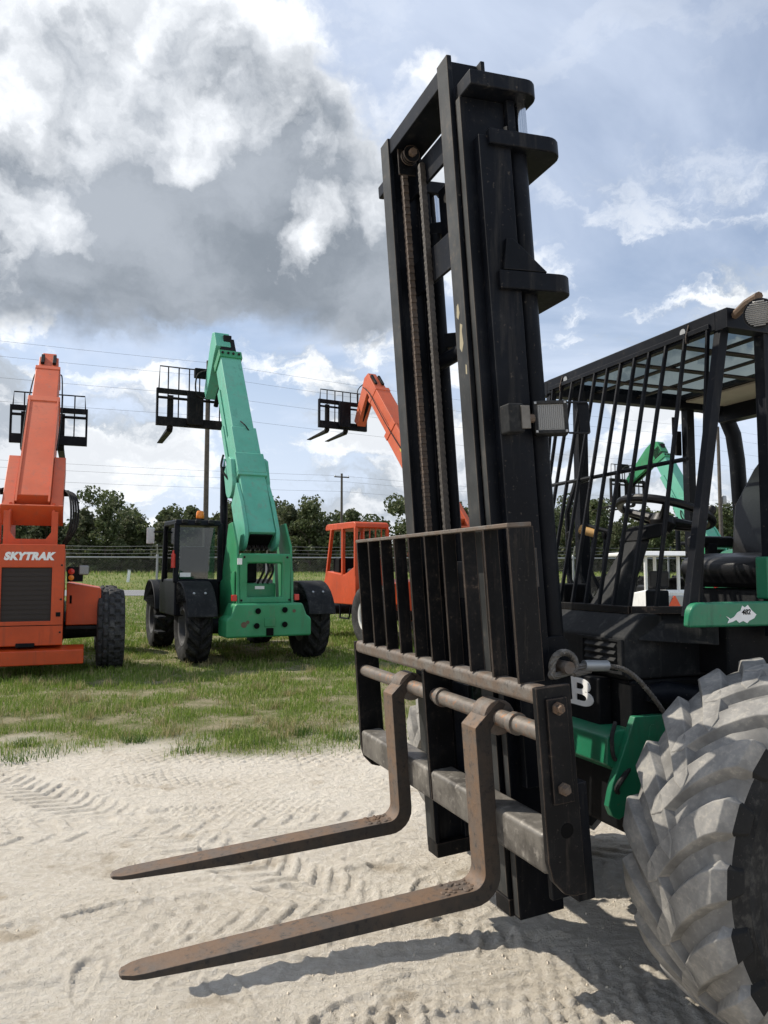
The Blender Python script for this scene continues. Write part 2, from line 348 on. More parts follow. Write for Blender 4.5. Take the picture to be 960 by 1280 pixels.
def ground_z(X, Y):
    g = grass_mask(X, Y)
    z = .03 * (fbm(X, Y, .35, 3, 5) - .5)
    s = .022 * (fbm(X, Y, 2.2, 5, 9, .6) - .5) + .017 * (fbm(X, Y, 16, 3, 19, .65) - .5) + .008 * (fbm(X, Y, 45, 2, 29, .7) - .5)
    lum = fbm(X, Y, 9, 3, 41); s = s + .010 * sstep(.57, .68, lum) * sstep(.45, .6, fbm(X, Y, .9, 2, 43))
    s = s + .0025 * np.sin((Y * .97 - X * .12 + .16 * fbm(X, Y, 1.2, 3, 4)) * 92) * sstep(.40, .62, fbm(X, Y * 2.5, .8, 3, 33))
    s = s + .011 * (fbm(X * .9 + Y * .15, Y * 11, 1.0, 4, 77, .6) - .5) * sstep(.3, .65, fbm(X, Y, .5, 2, 78))
    wx_ = fbm(X, Y, 5, 3, 201) - .5; wy_ = fbm(X, Y, 5, 3, 211) - .5; near = (np.abs(X) < 6) & (Y < 9.5) & (Y > 1)
    for (tx, ty, hd, hw, dep, pat, pit) in TRACKS:
        c, sn = math.cos(R(hd)), math.sin(R(hd))
        a = (X - tx) * c + (Y - ty) * sn + .05 * wx_; b = -(X - tx) * sn + (Y - ty) * c + .05 * np.sin(a * .9 + tx) + .045 * wy_
        m = sstep(hw, hw * .86, np.abs(b)) * near
        fade = (.12 + .88 * sstep(.36, .62, fbm(X, Y, 1.3, 3, int(100 + abs(tx * 100))))) * (.2 + 1.7 * fbm(X, Y, 9, 3, 221))
        if pat == 'chev': k = ((a + .75 * np.abs(b)) / pit) % 1.0; h = sstep(.1, .2, k) * sstep(.62, .5, k)
        elif pat == 'lug':
            k = ((a + .6 * np.abs(b) + (b > 0) * pit * .5) / pit) % 1.0; h = sstep(.1, .22, k) * sstep(.6, .48, k) * sstep(.02, .05, np.abs(b))
        elif pat == 'rib': k = (b / pit) % 1.0; h = .35 * sstep(.1, .45, k) * sstep(.9, .55, k)
        else:
            k = (a / pit + .5 * (np.floor(b / (pit * .9)) % 2)) % 1.0; k2 = (b / (pit * .9)) % 1.0
            h = sstep(.08, .2, k) * sstep(.75, .6, k) * sstep(.08, .2, k2) * sstep(.92, .8, k2)
        s = s * (1 - m * fade * .45) + m * fade * (-dep * .7 + dep * 1.15 * h)
        berm = np.exp(-((np.abs(b) - hw * 1.12) / (.05)) ** 2) * near
        s = s + berm * fade * dep * .7 * (.4 + fbm(X, Y, 9, 2, 55))
    for (px, py, hd) in PRINTS:
        c, sn = math.cos(R(hd)), math.sin(R(hd)); a = (X - px) * c + (Y - py) * sn; b = -(X - px) * sn + (Y - py) * c
        wd = .045 + .012 * np.tanh(a * 12)
        rr = np.sqrt((a / .15) ** 2 + (b / wd) ** 2) + .5 * wx_; m = sstep(1.08, .85, rr) * .7
        s = s * (1 - m * .6) + m * (-.009 + .0025 * np.sin(a * 210))
        s = s + .008 * np.exp(-((rr - 1.15) / .16) ** 2)
    lumps = .05 * (fbm(X, Y, 1.3, 4, 61) - .5)
    return z + s * (1 - g) * sstep(30, 10, Y) + lumps * g * sstep(60, 20, Y) + 1.25 * sstep(61.5, 88, Y - ROAD_S * X)

def axis_pts(a, b, step, lo, hi, gr):
    p = list(np.arange(a, b, step)); st = step; x = p[-1]
    while x < hi: st *= gr; x += st; p.append(x)
    st = step; x = a; q = []
    while x > lo: st *= gr; x -= st; q.append(x)
    return np.array(q[::-1] + p)
gx = axis_pts(-3.0, 2.0, .0090, -3500, 3500, 1.16); gy = axis_pts(2.4, 7.0, .0090, -600, 5000, 1.11)
GX, GY = np.meshgrid(gx, gy); GZ = ground_z(GX, GY)
def grid_mesh(name, X, Y, Z):
    ny, nx = X.shape; me = bpy.data.meshes.new(name)
    me.vertices.add(nx * ny); me.vertices.foreach_set('co', np.stack([X, Y, Z], -1).astype(np.float32).ravel())
    i = np.arange(nx * ny).reshape(ny, nx); q = np.stack([i[:-1, :-1], i[:-1, 1:], i[1:, 1:], i[1:, :-1]], -1).reshape(-1, 4)
    me.loops.add(q.size); me.loops.foreach_set('vertex_index', q.ravel().astype(np.int32))
    me.polygons.add(len(q)); me.polygons.foreach_set('loop_start', (np.arange(len(q)) * 4).astype(np.int32))
    me.polygons.foreach_set('use_smooth', np.ones(len(q), bool)); me.update(); me.validate(); return me
gm = grid_mesh('ground', GX, GY, GZ)
at = gm.attributes.new('turf', 'FLOAT', 'POINT'); at.data.foreach_set('value', grass_mask(GX, GY).astype(np.float32).ravel())
m, t, b = material('sandy_ground'); geo = t.node('ShaderNodeNewGeometry').outputs['Position']
turf = t.node('ShaderNodeAttribute', attribute_name='turf').outputs['Fac']
na = t.noise(geo, 1.3, 6, .6); nb = t.noise(geo, 30, 7, .72); nc = t.noise(geo, 110, 6, .75); ns = t.noise(t.vmath('MULTIPLY', geo, (9, 60, 30)), 1.0, 5, .65); nd = t.noise(t.vmath('ADD', geo, (5, 9, 2)), 3.2, 5, .6)
sand = t.mix(t.rng(na, .3, .7), (.62, .555, .455), (.72, .66, .56))
sand = t.mix(t.rng(nb, .42, .70), sand, (.78, .725, .635))
sand = t.mix(t.rng(nd, .58, .72), sand, (.48, .41, .315))
sand = t.mix(t.math('MULTIPLY', t.rng(nc, .55, .75), .5), sand, (.42, .37, .30))
soil = t.mix(t.rng(nd, .35, .65), (.14, .15, .06), (.30, .26, .17))
soil = t.mix(t.rng(nb, .50, .66), soil, (.10, .13, .04))
far = t.rng(t.sep(geo)[1], 22, 60)
farg = t.mix(t.rng(t.noise(t.vmath('MULTIPLY', geo, (.05, .5, 1)), 1.0, 5, .6), .35, .65), (.12, .155, .045), (.19, .195, .075))
soil = t.mix(far, soil, farg)
t.put(b.inputs['Base Color'], t.mix(turf, sand, soil)); t.put(b.inputs['Roughness'], .95); t.put(b.inputs['Specular IOR Level'], .1)
bump(t, b, t.math('ADD', t.math('ADD', t.math('MULTIPLY', nb, 1.0), t.math('MULTIPLY', ns, .5)), t.math('MULTIPLY', nc, .8)), 1.0, .022)
kind(link('ground', gm, m), 'structure')

# ---- road with painted edge lines
ROAD_S = .06
def road_y(x, off): return 47.0 + off + ROAD_S * x
def strip(name, o0, o1, z, mat, x0=-260, x1=260, n=60):
    xs = np.linspace(x0, x1, n + 1); X = np.stack([xs, xs]); Y = np.stack([47 + o0 + ROAD_S * xs, 47 + o1 + ROAD_S * xs])
    return link(name, grid_mesh(name, X, Y, X * 0 + z), mat)
m, t, b = material('asphalt'); co = objco(t); n1 = t.noise(co, .4, 5, .6); n2 = t.noise(co, 30, 3, .6)
t.put(b.inputs['Base Color'], t.mix(n1, (.13, .13, .135), (.20, .20, .20))); t.put(b.inputs['Roughness'], .85); bump(t, b, n2, .3, .01)
road = kind(strip('road', 0, 13.5, .03, m), 'structure')
for o in (.7, 12.6): kind(strip('road_marking', o, o + .16, .036, 'decal'), 'structure').parent = road

# ---- grass
def blades(name, P, H, W, mat, lean=.5, seg=2):
    n = len(P); a = rng.random(n) * 2 * np.pi; bd = rng.random(n) * 2 * np.pi; ln = (rng.random(n) ** 1.3) * lean
    sx, sy = np.cos(a) * W / 2, np.sin(a) * W / 2; lx, ly = np.cos(bd) * ln * H, np.sin(bd) * ln * H
    x, y, z = P.T
    v = np.stack([np.stack([x - sx, y - sy, z], -1), np.stack([x + sx, y + sy, z], -1),
                  np.stack([x + sx * .75 + lx * .35, y + sy * .75 + ly * .35, z + H * .6], -1), np.stack([x - sx * .75 + lx * .35, y - sy * .75 + ly * .35, z + H * .6], -1),
                  np.stack([x + lx, y + ly, z + H * (1 - .35 * ln)], -1)], 1).reshape(-1, 3)
    k = np.arange(n) * 5; me = bpy.data.meshes.new(name)
    me.vertices.add(n * 5); me.vertices.foreach_set('co', v.astype(np.float32).ravel())
    li = np.stack([k, k + 1, k + 2, k + 3, k + 3, k + 2, k + 4], -1); me.loops.add(n * 7); me.loops.foreach_set('vertex_index', li.ravel().astype(np.int32))
    st = np.stack([np.arange(n) * 7, np.arange(n) * 7 + 4], -1).ravel(); me.polygons.add(n * 2); me.polygons.foreach_set('loop_start', st.astype(np.int32))
    at = me.attributes.new('tone', 'FLOAT', 'POINT'); at.data.foreach_set('value', np.repeat(rng.random(n), 5).astype(np.float32))
    me.update(); me.validate(); return link(name, me, mat)
def leafy(name, ca, cb, cc, dry=.5, trans=.3):
    m, t, b = material(name); tone = t.node('ShaderNodeAttribute', attribute_name='tone').outputs['Fac']
    pos = t.node('ShaderNodeNewGeometry').outputs['Position']; n1 = t.noise(pos, .9, 4, .6)
    c = t.mix(tone, ca, cb); c = t.mix(t.rng(t.math('ADD', t.math('MULTIPLY', tone, .5), t.math('MULTIPLY', n1, .5)), dry, dry + .14), c, cc)
    t.put(b.inputs['Base Color'], c); t.put(b.inputs['Roughness'], .6); t.put(b.inputs['Specular IOR Level'], .2)
    tr = t.node('ShaderNodeBsdfTranslucent'); t.put(tr.inputs[0], c); mx = t.node('ShaderNodeMixShader'); mx.inputs[0].default_value = trans
    t.l.new(b.outputs[0], mx.inputs[1]); t.l.new(tr.outputs[0], mx.inputs[2]); t.l.new(mx.outputs[0], t.n['Material Output'].inputs[0]); return m
MT['grass'] = leafy('grass_blade', (.125, .205, .030), (.235, .315, .060), (.45, .41, .19), .60)
MT['weed'] = leafy('weed_leaf', (.05, .11, .02), (.10, .17, .03), (.20, .22, .07), .62)
N = 520000
yy = 6.2 + (24.5 - 6.2) * rng.random(N) ** 1.35; xx = (rng.random(N) * 2 - 1) * (.60 * yy + .8) - .02 * yy
gmk = grass_mask(xx, yy); clump = fbm(xx, yy, 2.4, 3, 91); keep = rng.random(N) < gmk ** 1.5 * sstep(.22, .62, clump) * .78
xx, yy, cl = xx[keep], yy[keep], clump[keep]
hh = (.020 + .065 * rng.random(len(xx)) ** 2.0) * (.55 + .9 * sstep(.35, .7, cl)) * (1 + .03 * (yy - 7)); ww = .0045 + .0009 * (yy - 6)
kind(tag(blades('grass', np.stack([xx, yy, ground_z(xx, yy) - .004], -1), hh, ww, 'grass', .9), 'short green and straw grass between the sand and the fence', 'grass'), 'stuff')
N = 60000
yy = 24.0 + 22.5 * rng.random(N) ** 1.2; xx = (rng.random(N) * 2 - 1) * .6 * yy
kp_ = (yy < 46.6 + ROAD_S * xx); xx, yy = xx[kp_], yy[kp_]
kind(tag(blades('grass', np.stack([xx, yy, yy * 0 - .01], -1), .05 + .09 * rng.random(len(xx)), .02 + .015 * rng.random(len(xx)), 'grass', .9), 'mown green grass between the fence and the road', 'grass'), 'stuff')
N = 26000
yy = 61.5 + 40 * rng.random(N) ** 1.4; xx = (rng.random(N) * 2 - 1) * .62 * yy
kind(tag(blades('tall_grass', np.stack([xx, yy + ROAD_S * xx, ground_z(xx, yy + ROAD_S * xx) - .12], -1), .18 + .55 * rng.random(N) * fbm(xx, yy, .12, 3, 7), .07 + .05 * rng.random(N), 'grass', .6), 'tall dry grass on the verge beyond the road', 'grass'), 'stuff')
cx = (rng.random(230) * 2 - 1) * 6.5 - .8; cy = 7.0 + 9 * rng.random(230) ** 1.5; ok_ = grass_mask(cx, cy) > .15; cx, cy = cx[ok_], cy[ok_]
nn = rng.integers(14, 60, len(cx)); tx = np.repeat(cx, nn) + rng.normal(0, .05, nn.sum()); ty = np.repeat(cy, nn) + rng.normal(0, .05, nn.sum())
MT['straw'] = leafy('straw_blade', (.30, .26, .12), (.42, .36, .19), (.16, .20, .06), .62)
kind(tag(blades('dry_grass', np.stack([tx, ty, ground_z(tx, ty)], -1), .05 + .11 * rng.random(len(tx)), .005 + .003 * rng.random(len(tx)), 'straw', 1.1), 'dry straw coloured tufts standing in the green grass', 'grass'), 'stuff')
# weeds straying on the sand edge
wx, wy = [], []
for cx, cy in [(-1.05, 6.75), (-.35, 7.0), (.1, 7.05), (-1.6, 6.5), (-2.75, 6.35), (-3.1, 6.7), (-.75, 7.2), (-2.2, 6.9), (.45, 6.6), (-1.35, 7.25), (-2.9, 6.15), (-.1, 6.65)]:
    k = random.randint(60, 190); sp = random.uniform(.05, .13); wx += list(cx + rng.normal(0, sp, k)); wy += list(cy + rng.normal(0, sp * .8, k))
wx, wy = np.array(wx), np.array(wy)
kind(tag(blades('weeds', np.stack([wx, wy, ground_z(wx, wy)], -1), .03 + .07 * rng.random(len(wx)), np.full(len(wx), .006), 'weed', 1.1), 'small green weeds straying onto the sand', 'weeds'), 'stuff')
# crumbs and pebbles on the sand
N = 9000; px = rng.random(N) * 6.2 - 3.4; py = 2.3 + 5 * rng.random(N) ** 1.2; pr = .002 + .010 * rng.random(N) ** 4; kp_ = fbm(px, py, 1.6, 4, 301) + .25 * rng.random(N) > .60; px, py, pr = px[kp_], py[kp_], pr[kp_]; N = len(px)
ico = np.array([(1, 0, 0), (-1, 0, 0), (0, 1, 0), (0, -1, 0), (0, 0, 1), (0, 0, -1)]) * .8; fi = [(0, 2, 4), (2, 1, 4), (1, 3, 4), (3, 0, 4), (2, 0, 5), (1, 2, 5), (3, 1, 5), (0, 3, 5)]
pz = ground_z(px, py); mb = MB()
for i in range(N): mb.add(ico * pr[i] * (.6 + .8 * rng.random((6, 1))) + np.array([px[i], py[i], pz[i] - pr[i] * .15]), fi)
MT['crumb'] = plain('sand_crumbs', (.62, .545, .43), .95, 0, .1)
kind(tag(obj('pebbles', mb, 'crumb'), 'tiny pebbles and crumbs scattered on the sand', 'pebbles'), 'stuff')

# ---- chain link fence
FX0, FX1, FS = -34.0, 34.0, .13
def fy(x): return 21.8 + FS * (x + 7)
fence = thing('chain_link_fence', 'galvanised chain link fence with barbed wire behind the machines', 'fence', (0, 0, 0))
u = Vector((1, FS, 0)).normalized()
xs = np.arange(-34.1, 34, 3.05) + .21
pm = MB().tube([(0, 0, -.1), (0, 0, 1.92)], .032, 10).lathe([(.036, 0), (.036, .03), (.02, .055), (0.0, .06)], (0, 0, 1.92), (0, 0, 1), 10).mesh('post')
am = MB().beam((0, 0, 1.9), (.03, -.14, 2.24), .035, .02, (0, 1, 0)).mesh('barb_arm')
for x in xs:
    o = link('post', pm, 'galv', fence); o.location = (x, fy(x), 0)
    a_ = link('barb_arm', am, 'galv', o)
obj('top_rail', MB().tube([(FX0, fy(FX0), 1.88), (FX1, fy(FX1), 1.88)], .021, 8), 'galv', fence)
for k in range(3):
    mb = MB(); prev = None
    for i in range(len(xs)): mb.v.append((0, 0, 0)) if False else None
    mb.tube([(x + .01 * (k + 1), fy(x) - .04 - .045 * k, 2.0 + .1 * k - (.02 if i % 2 else 0)) for i, x in enumerate(np.arange(FX0, FX1, 1.525) + .3)], .0035, 4)
    obj('barbed_wire', mb, 'galv', fence)
mb = MB(); Hf = 1.84; p = .072; Lf = (FX1 - FX0)
def fpt(a, z): return (FX0 + a, fy(FX0 + a), z)
for i in range(int((Lf + Hf) / p)):
    for sgn in (1, -1):
        a0 = i * p - Hf; a1 = i * p
        if sgn < 0: a0, a1 = a1, a0
        z0, z1 = .03, .03 + Hf
        if max(a0, a1) > Lf or min(a0, a1) < 0: continue
        p0, p1 = Vector(fpt(a0, z0)), Vector(fpt(a1, z1)); q = .0010
        mb.add([p0 + Vector((-q, 0, q)), p0 + Vector((q, 0, 0)), p0 + Vector((0, -2 * q, 0)), p1 + Vector((-q, 0, q)), p1 + Vector((q, 0, 0)), p1 + Vector((0, -2 * q, 0))], [(0, 1, 4, 3), (1, 2, 5, 4), (2, 0, 3, 5)])
kind(obj('woven_wire', mb, 'fence_wire', fence), 'stuff')

# ---- small white marker post beyond the road
mk = thing('marker_post', 'short white leaning marker post on the verge beyond the road', 'post', (-23.6, 71.0, .1), .2)
mk.rotation_euler = (0, R(6), 0)
obj('shaft', MB().box(-.13, .13, -.05, .05, -.3, 1.45), 'decal', mk, .02)
obj('cap', MB().box(-.15, .15, -.07, .07, 1.45, 1.52), 'galv', mk, .01)

# ---- utility poles and wires
L1S = .537
def utility_pole(label, x, y, h, r, arms, xf=False):
    p = thing('utility_pole', label, 'pole', (x, y, 0), math.atan(L1S) + R(90), 'utility poles beyond the fence')
    obj('shaft', MB().tube([(0, 0, -.3), (0, 0, h * .5), (0, 0, h)], [r, r * .86, r * .7], 12), 'wood', p)
    for (z, l) in arms:
        a = obj('crossarm', MB().box(-.06, .06, -l, l, z - .06, z + .06), 'wood', p)
        for s in (-.9, 0, .9):
            obj('insulator', MB().lathe([(.05, 0), (.06, .05), (.03, .09), (.05, .13), (0, .16)], (0, s * l, z + .06), (0, 0, 1), 8), 'galv', a)
    if xf: obj('transformer', MB().lathe([(.0, 0), (.2, .02), (.22, .1), (.22, .62), (.19, .7), (0, .74)], (.0, -.42, h * .52), (0, 0, 1), 12), 'galv', p)
    return p
utility_pole('tall dark utility pole rising behind the green telehandler with the black cab', -9.6, 41.3, 12.95, .16, [])
utility_pole('short distant utility pole above the trees beside the orange open cab', -4.7, 85, 12.3, .17, [(11.9, .9)])
utility_pole('weathered utility pole with a transformer seen behind the forklift seat', 26.6, 60.6, 12.95, .17, [], True)
def wire(nodes, z, sag, label, r=.006, n=12):
    q = []
    for (a, b) in zip(nodes[:-1], nodes[1:]):
        a, b = Vector((*a, z)), Vector((*b, z)); q += [a.lerp(b, i / n) - Vector((0, 0, sag * 4 * (i / n) * (1 - i / n))) for i in range(n)]
    q.append(Vector((*nodes[-1], z)))
    return tag(obj('power_line', MB().tube(q, r, 4), 'wire'), label, 'wire', 'power lines above the treeline')
nodes1 = [(-45.8, 21.7), (-9.6, 41.3), (26.6, 60.6), (62.8, 80)]
for z, nm in ((12.85, 'topmost'), (12.1, 'second from the top'), (11.05, 'third from the top'), (9.9, 'lowest')):
    wire(nodes1, z, .35, nm + ' of the four high power lines past the tall dark pole')
nodes2 = [(-64.7, 53.8), (-4.7, 85), (55.3, 116.2)]
for z, off, nm in ((12.15, .8, 'upper'), (11.3, -.8, 'middle'), (10.3, 0, 'lower')):
    wire([(a[0] - off * .47, a[1] + off * .88) for a in nodes2], z, .5, nm + ' of the three low distant power lines just above the trees', .010)

# ---- trees beyond the road
MT['leaf'] = leafy('tree_leaf', (.060, .082, .032), (.115, .140, .058), (.165, .172, .092), .56, .3)
MT['leaf_b'] = leafy('tree_leaf_olive', (.062, .080, .038), (.115, .130, .062), (.165, .165, .10), .54, .3)
MT['bark'] = rusty('bark', (.09, .07, .055), (.13, .11, .09), (.06, .048, .04), .9, 3, metal=0)
def leaf_cloud(name, lobes, n, size, mat):
    rs = np.array([l[3] ** 2 for l in lobes]); pick = rng.choice(len(lobes), n, p=rs / rs.sum()); L_ = np.array(lobes)[pick]
    d = rng.normal(size=(n, 3)); d /= np.linalg.norm(d, axis=1)[:, None]; rad = L_[:, 3] * (rng.random(n) ** .38)
    p = L_[:, :3] + d * rad[:, None] * np.array([1, 1, .78]); p += rng.normal(0, .12, (n, 3))
    k = rng.normal(size=(n, 3)); k /= np.linalg.norm(k, axis=1)[:, None]; a = np.cross(k, d + .01); a /= np.linalg.norm(a, axis=1)[:, None] + 1e-6; bb = np.cross(k, a)
    s = size * (.5 + rng.random(n))[:, None]
    v = np.stack([p - a * s * .5, p + bb * s * .32, p + a * s * .5, p - bb * s * .32], 1).reshape(-1, 3)
    me = bpy.data.meshes.new(name); me.vertices.add(n * 4); me.vertices.foreach_set('co', v.astype(np.float32).ravel())
    me.loops.add(n * 4); me.loops.foreach_set('vertex_index', np.arange(n * 4).astype(np.int32)); me.polygons.add(n); me.polygons.foreach_set('loop_start', (np.arange(n) * 4).astype(np.int32))
    at = me.attributes.new('tone', 'FLOAT', 'POINT'); at.data.foreach_set('value', np.repeat(np.clip(.5 + .25 * rng.normal(size=n) + .0, 0, 1), 4).astype(np.float32))
    me.update(); me.validate(); return me
protos = []
for k in range(6):
    h = [8.6, 7.6, 9.4, 8.0, 7.0, 10.2][k]; lobes = []
    for i in range(64):
        z = h * (.03 + .90 * random.random()); env = (1.0 - abs(z / h - .32) * 1.25); rr_ = h * .30 * max(.12, env) * random.random() ** .5; an = random.random() * 6.28
        lobes.append((rr_ * math.cos(an), rr_ * math.sin(an), z, h * random.uniform(.045, .10)))
    lobes.append((0, 0, h * .96, h * .06))
    cm = leaf_cloud('crown', lobes, 7000, .36, 'leaf')
    tb = MB().tube([(0, 0, -.3), (.1, .05, h * .3), (-.05, .1, h * .6), (0, 0, h * .9)], [.2, .16, .1, .04], 8); tm_ = tb.mesh('trunk')
    lm = []
    for i in range(5):
        z0 = h * random.uniform(.2, .6); an = random.random() * 6.28; l = h * random.uniform(.15, .28)
        lm.append(MB().tube([(0, 0, z0), (l * .5 * math.cos(an), l * .5 * math.sin(an), z0 + l * .4), (l * math.cos(an), l * math.sin(an), z0 + l * .9)], [.08, .05, .02], 6).mesh('limb'))
    protos.append((cm, tm_, lm))
def tree(x, y, k, s, rz, mat):
    tr = thing('broadleaf_tree', 'dark leafy tree in the long treeline beyond the fence and road', 'tree', (x, y, 1.0), rz, 'trees of the treeline beyond the road')
    tr.scale = (s * random.uniform(.95, 1.25), s * random.uniform(.95, 1.25), s)
    cm, tm_, lm = protos[k]
    tk = link('trunk', tm_, 'bark', tr)
    for l in lm: link('limb', l, 'bark', tk)
    c = link('crown', cm, mat, tr)
    c.material_slots[0].link = 'OBJECT'; c.material_slots[0].material = MT[mat]
x = -72.0; i = 0
while x < 82:
    y = 92 + random.uniform(-3, 7)
    px = 480 + 961 * x / y
    bump_h = 1.03 + .08 * math.sin(px * .021 + 1.0) + random.uniform(-.13, .13)
    if 470 < px < 530: bump_h *= .72
    tree(x, y, i % 6, .85 * bump_h, random.random() * 6.28, ('leaf', 'leaf_b')[i % 3 == 0]); i += 1
    x += random.uniform(1.15, 2.1)
lobes = []
for i in range(1150):
    x = random.uniform(-95, 105); lobes.append((x, random.uniform(100, 114), .8 + random.uniform(.5, 9.0) * (1 + .12 * math.sin(x * .3) + .1 * math.sin(x * 1.1)), random.uniform(.9, 1.9)))
for i in range(150): lobes.append((random.uniform(-80, 90), random.uniform(90, 97), random.uniform(1.2, 2.6), random.uniform(.6, 1.3)))
kind(tag(link('woodland', leaf_cloud('woodland', lobes, 190000, .5, 'leaf'), 'leaf'), 'dense dark undergrowth and woodland filling in behind the treeline', 'woodland'), 'stuff')

# ================================================================== WHEELS
def tyre_mesh(Ro, W, Ri, dep, nl, style, sub=10):
    hs = [-.40, -.47, -.5, -.49, -.46] ; rs = [Ri, Ri + (Ro - Ri) * .25, Ri + (Ro - Ri) * .5, Ri + (Ro - Ri) * .72, Ro - dep * 1.15]
    cr = np.linspace(-.44, .44, 19); prof = list(zip(hs, rs, [0] * 5)) + [(c, Ro - .03 * (abs(c) * 2) ** 3, 1) for c in cr] + [(-h, r, 0) for h, r in zip(hs[::-1], rs[::-1])]
    n = nl * sub; m_ = len(prof); vs = []; fs = []
    for i in range(n):
        an = 2 * math.pi * i / n; k0 = i / sub
        for (h, r, tr) in prof:
            if tr:
                if style == 'chev': k = (k0 + 2.0 * abs(h) + (.5 if h > 0 else 0)) % 1.0; g = 0 if k < .56 and abs(h) > .015 else 1
                else:
                    k = (k0 * 1.0 + (.5 * (int((h + .5) * 5) % 2)) + .9 * abs(abs(h) - .2)) % 1.0; g = 0 if k < .72 else 1
                    if abs(((h + .5) * 5) % 1.0) < .13: g = 1
                r = r - dep * g
            vs.append((h * W, r * math.cos(an), r * math.sin(an)))
    fs = [(i * m_ + k, ((i + 1) % n) * m_ + k, ((i + 1) % n) * m_ + k + 1, i * m_ + k + 1) for i in range(n) for k in range(m_ - 1)]
    mb = MB(); mb.add(vs, fs); return mb.mesh('tyre', 28)
def rim_mesh(Ri, W, side):
    s = side
    mb = MB(); mb.lathe([(0, .02 * s), (.10, .02 * s), (.11, .0), (Ri * .55, -.02 * s), (Ri * .80, .03 * s), (Ri * .88, .40 * W * s), (Ri * 1.03, .43 * W * s), (Ri * 1.03, -.40 * W * s), (0, -.40 * W * s)], (0, 0, 0), (1, 0, 0), 28)
    return mb.mesh('wheel')
TY_SKY = tyre_mesh(.615, .40, .32, .030, 20, 'block'); TY_GRN = tyre_mesh(.60, .42, .31, .045, 17, 'chev')
HUB = {s: MB().lathe([(.0, .12 * s), (.06, .12 * s), (.085, .09 * s), (.09, .0)], (0, 0, 0), (1, 0, 0), 14).mesh('hub') for s in (1, -1)}
NUT = MB().lathe([(.0, .02), (.014, .02), (.014, -.02), (0, -.02)], (0, 0, 0), (1, 0, 0), 6).mesh('wheel_nut')
RIMS = {}
def wheel(parent, loc, side, ty, Ri, W, mat_rim, mat_ty, steer=0.0):
    key = (Ri, W, side, mat_rim)
    if key not in RIMS: RIMS[key] = rim_mesh(Ri, W, side)
    o = link('wheel', RIMS[key], mat_rim, parent); o.location = loc; o.rotation_euler = (0, 0, steer)
    t_ = link('tyre', ty, mat_ty, o); t_.rotation_euler = (random.random() * 6, 0, 0)
    link('hub', HUB[side], 'black_dust', o)
    for k in range(8):
        nt = link('wheel_nut', NUT, 'galv', o); a = k * math.pi / 4; nt.location = (.005 * side, .15 * math.cos(a), .15 * math.sin(a))
    return o

# ================================================================== TELEHANDLERS
def frame_plate(mb, X0, X1, Z0, Z1, x0, x1, z0, z1, ya, yb):
    vs = [(x, y, z) for y in (ya, yb) for (x, z) in ((X0, Z0), (X1, Z0), (X1, Z1), (X0, Z1), (x0, z0), (x1, z0), (x1, z1), (x0, z1))]
    fs = []
    for i in range(4):
        j = (i + 1) % 4
        fs += [(i, j, 4 + j, 4 + i), (8 + j, 8 + i, 12 + i, 12 + j), (i, 8 + i, 8 + j, j), (4 + i, 4 + j, 12 + j, 12 + i)]
    return mb.add(vs, fs)
def boom_fn(py, pz, e, off=0.0):
    c, s = math.cos(R(e)), math.sin(R(e))
    return lambda a, w_, h: (w_ + off, py + a * c - h * s, pz + a * s + h * c)
def carriage(par, y, z, w_, hgt, mat, guard, rods, fork_x, off=0.0,  fork_len=1.2, drop=.06, fork_mat='black_rust'):
    """pallet fork carriage hanging in the plane y, its bottom bar at z"""
    c = obj('carriage', MB().box(off - .16, off + .16, y - .16, y - .05, z - .02, z + hgt * .95), mat, par, .01)
    def bar(n, x0, x1, y0, y1, z0, z1): return obj(n, MB().box(off + x0, off + x1, y0, y1, z0, z1), mat, c, .006)
    bar('lower_bar', -w_, w_, y - .06, y + .03, z - .06, z + .12)
    bar('upper_bar', -w_, w_, y - .05, y + .03, z + hgt - .10, z + hgt)
    obj('fork_shaft', MB().tube([(off - w_, y, z + hgt * .74), (off + w_, y, z + hgt * .74)], .028, 8), mat, c)
    for s in (-1, 1): bar('side_bar', s * w_ - .02, s * w_ + .02, y - .06, y + .03, z - .06, z + hgt)
    for x in np.linspace(-w_, w_, rods)[1:-1]: bar('guard_rod', x - .012, x + .012, y - .015, y + .01, z + .12, z + hgt + guard - .01)
    if guard:
        obj('guard_rail', MB().tube([(off - w_ * .96, y, z + hgt), (off - w_ * .94, y, z + hgt + guard), (off + w_ * .94, y, z + hgt + guard), (off + w_ * .96, y, z + hgt)], .014, 6), mat, c)
    for fx in fork_x:
        mb = MB(); prof = [(y + .03, z + hgt * .84), (y + .08, z + hgt * .84), (y + .08, z - .05), (y + .12, z - .09), (y + fork_len, z - .10 - drop - .02), (y + fork_len, z - .115 - drop - .02), (y + .10, z - .16), (y + .03, z - .10)]
        mb.prism(prof, 'x', off + fx - .06, off + fx + .06); obj('fork', mb, fork_mat, c, .006)
    return c
def hose(par, pts, r=.018, mat='rubber'):
    P = [Vector(p) for p in pts]; q = []
    for i in range(len(P) - 1):
        a, b, c_, d = P[max(i - 1, 0)], P[i], P[i + 1], P[min(i + 2, len(P) - 1)]
        for k in range(6):
            t = k / 6; q.append(.5 * ((2 * b) + (c_ - a) * t + (2 * a - 5 * b + 4 * c_ - d) * t * t + (3 * b - 3 * c_ + d - a) * t ** 3))
    q.append(P[-1]); return obj('hose', MB().tube(q, r, 7), mat, par)

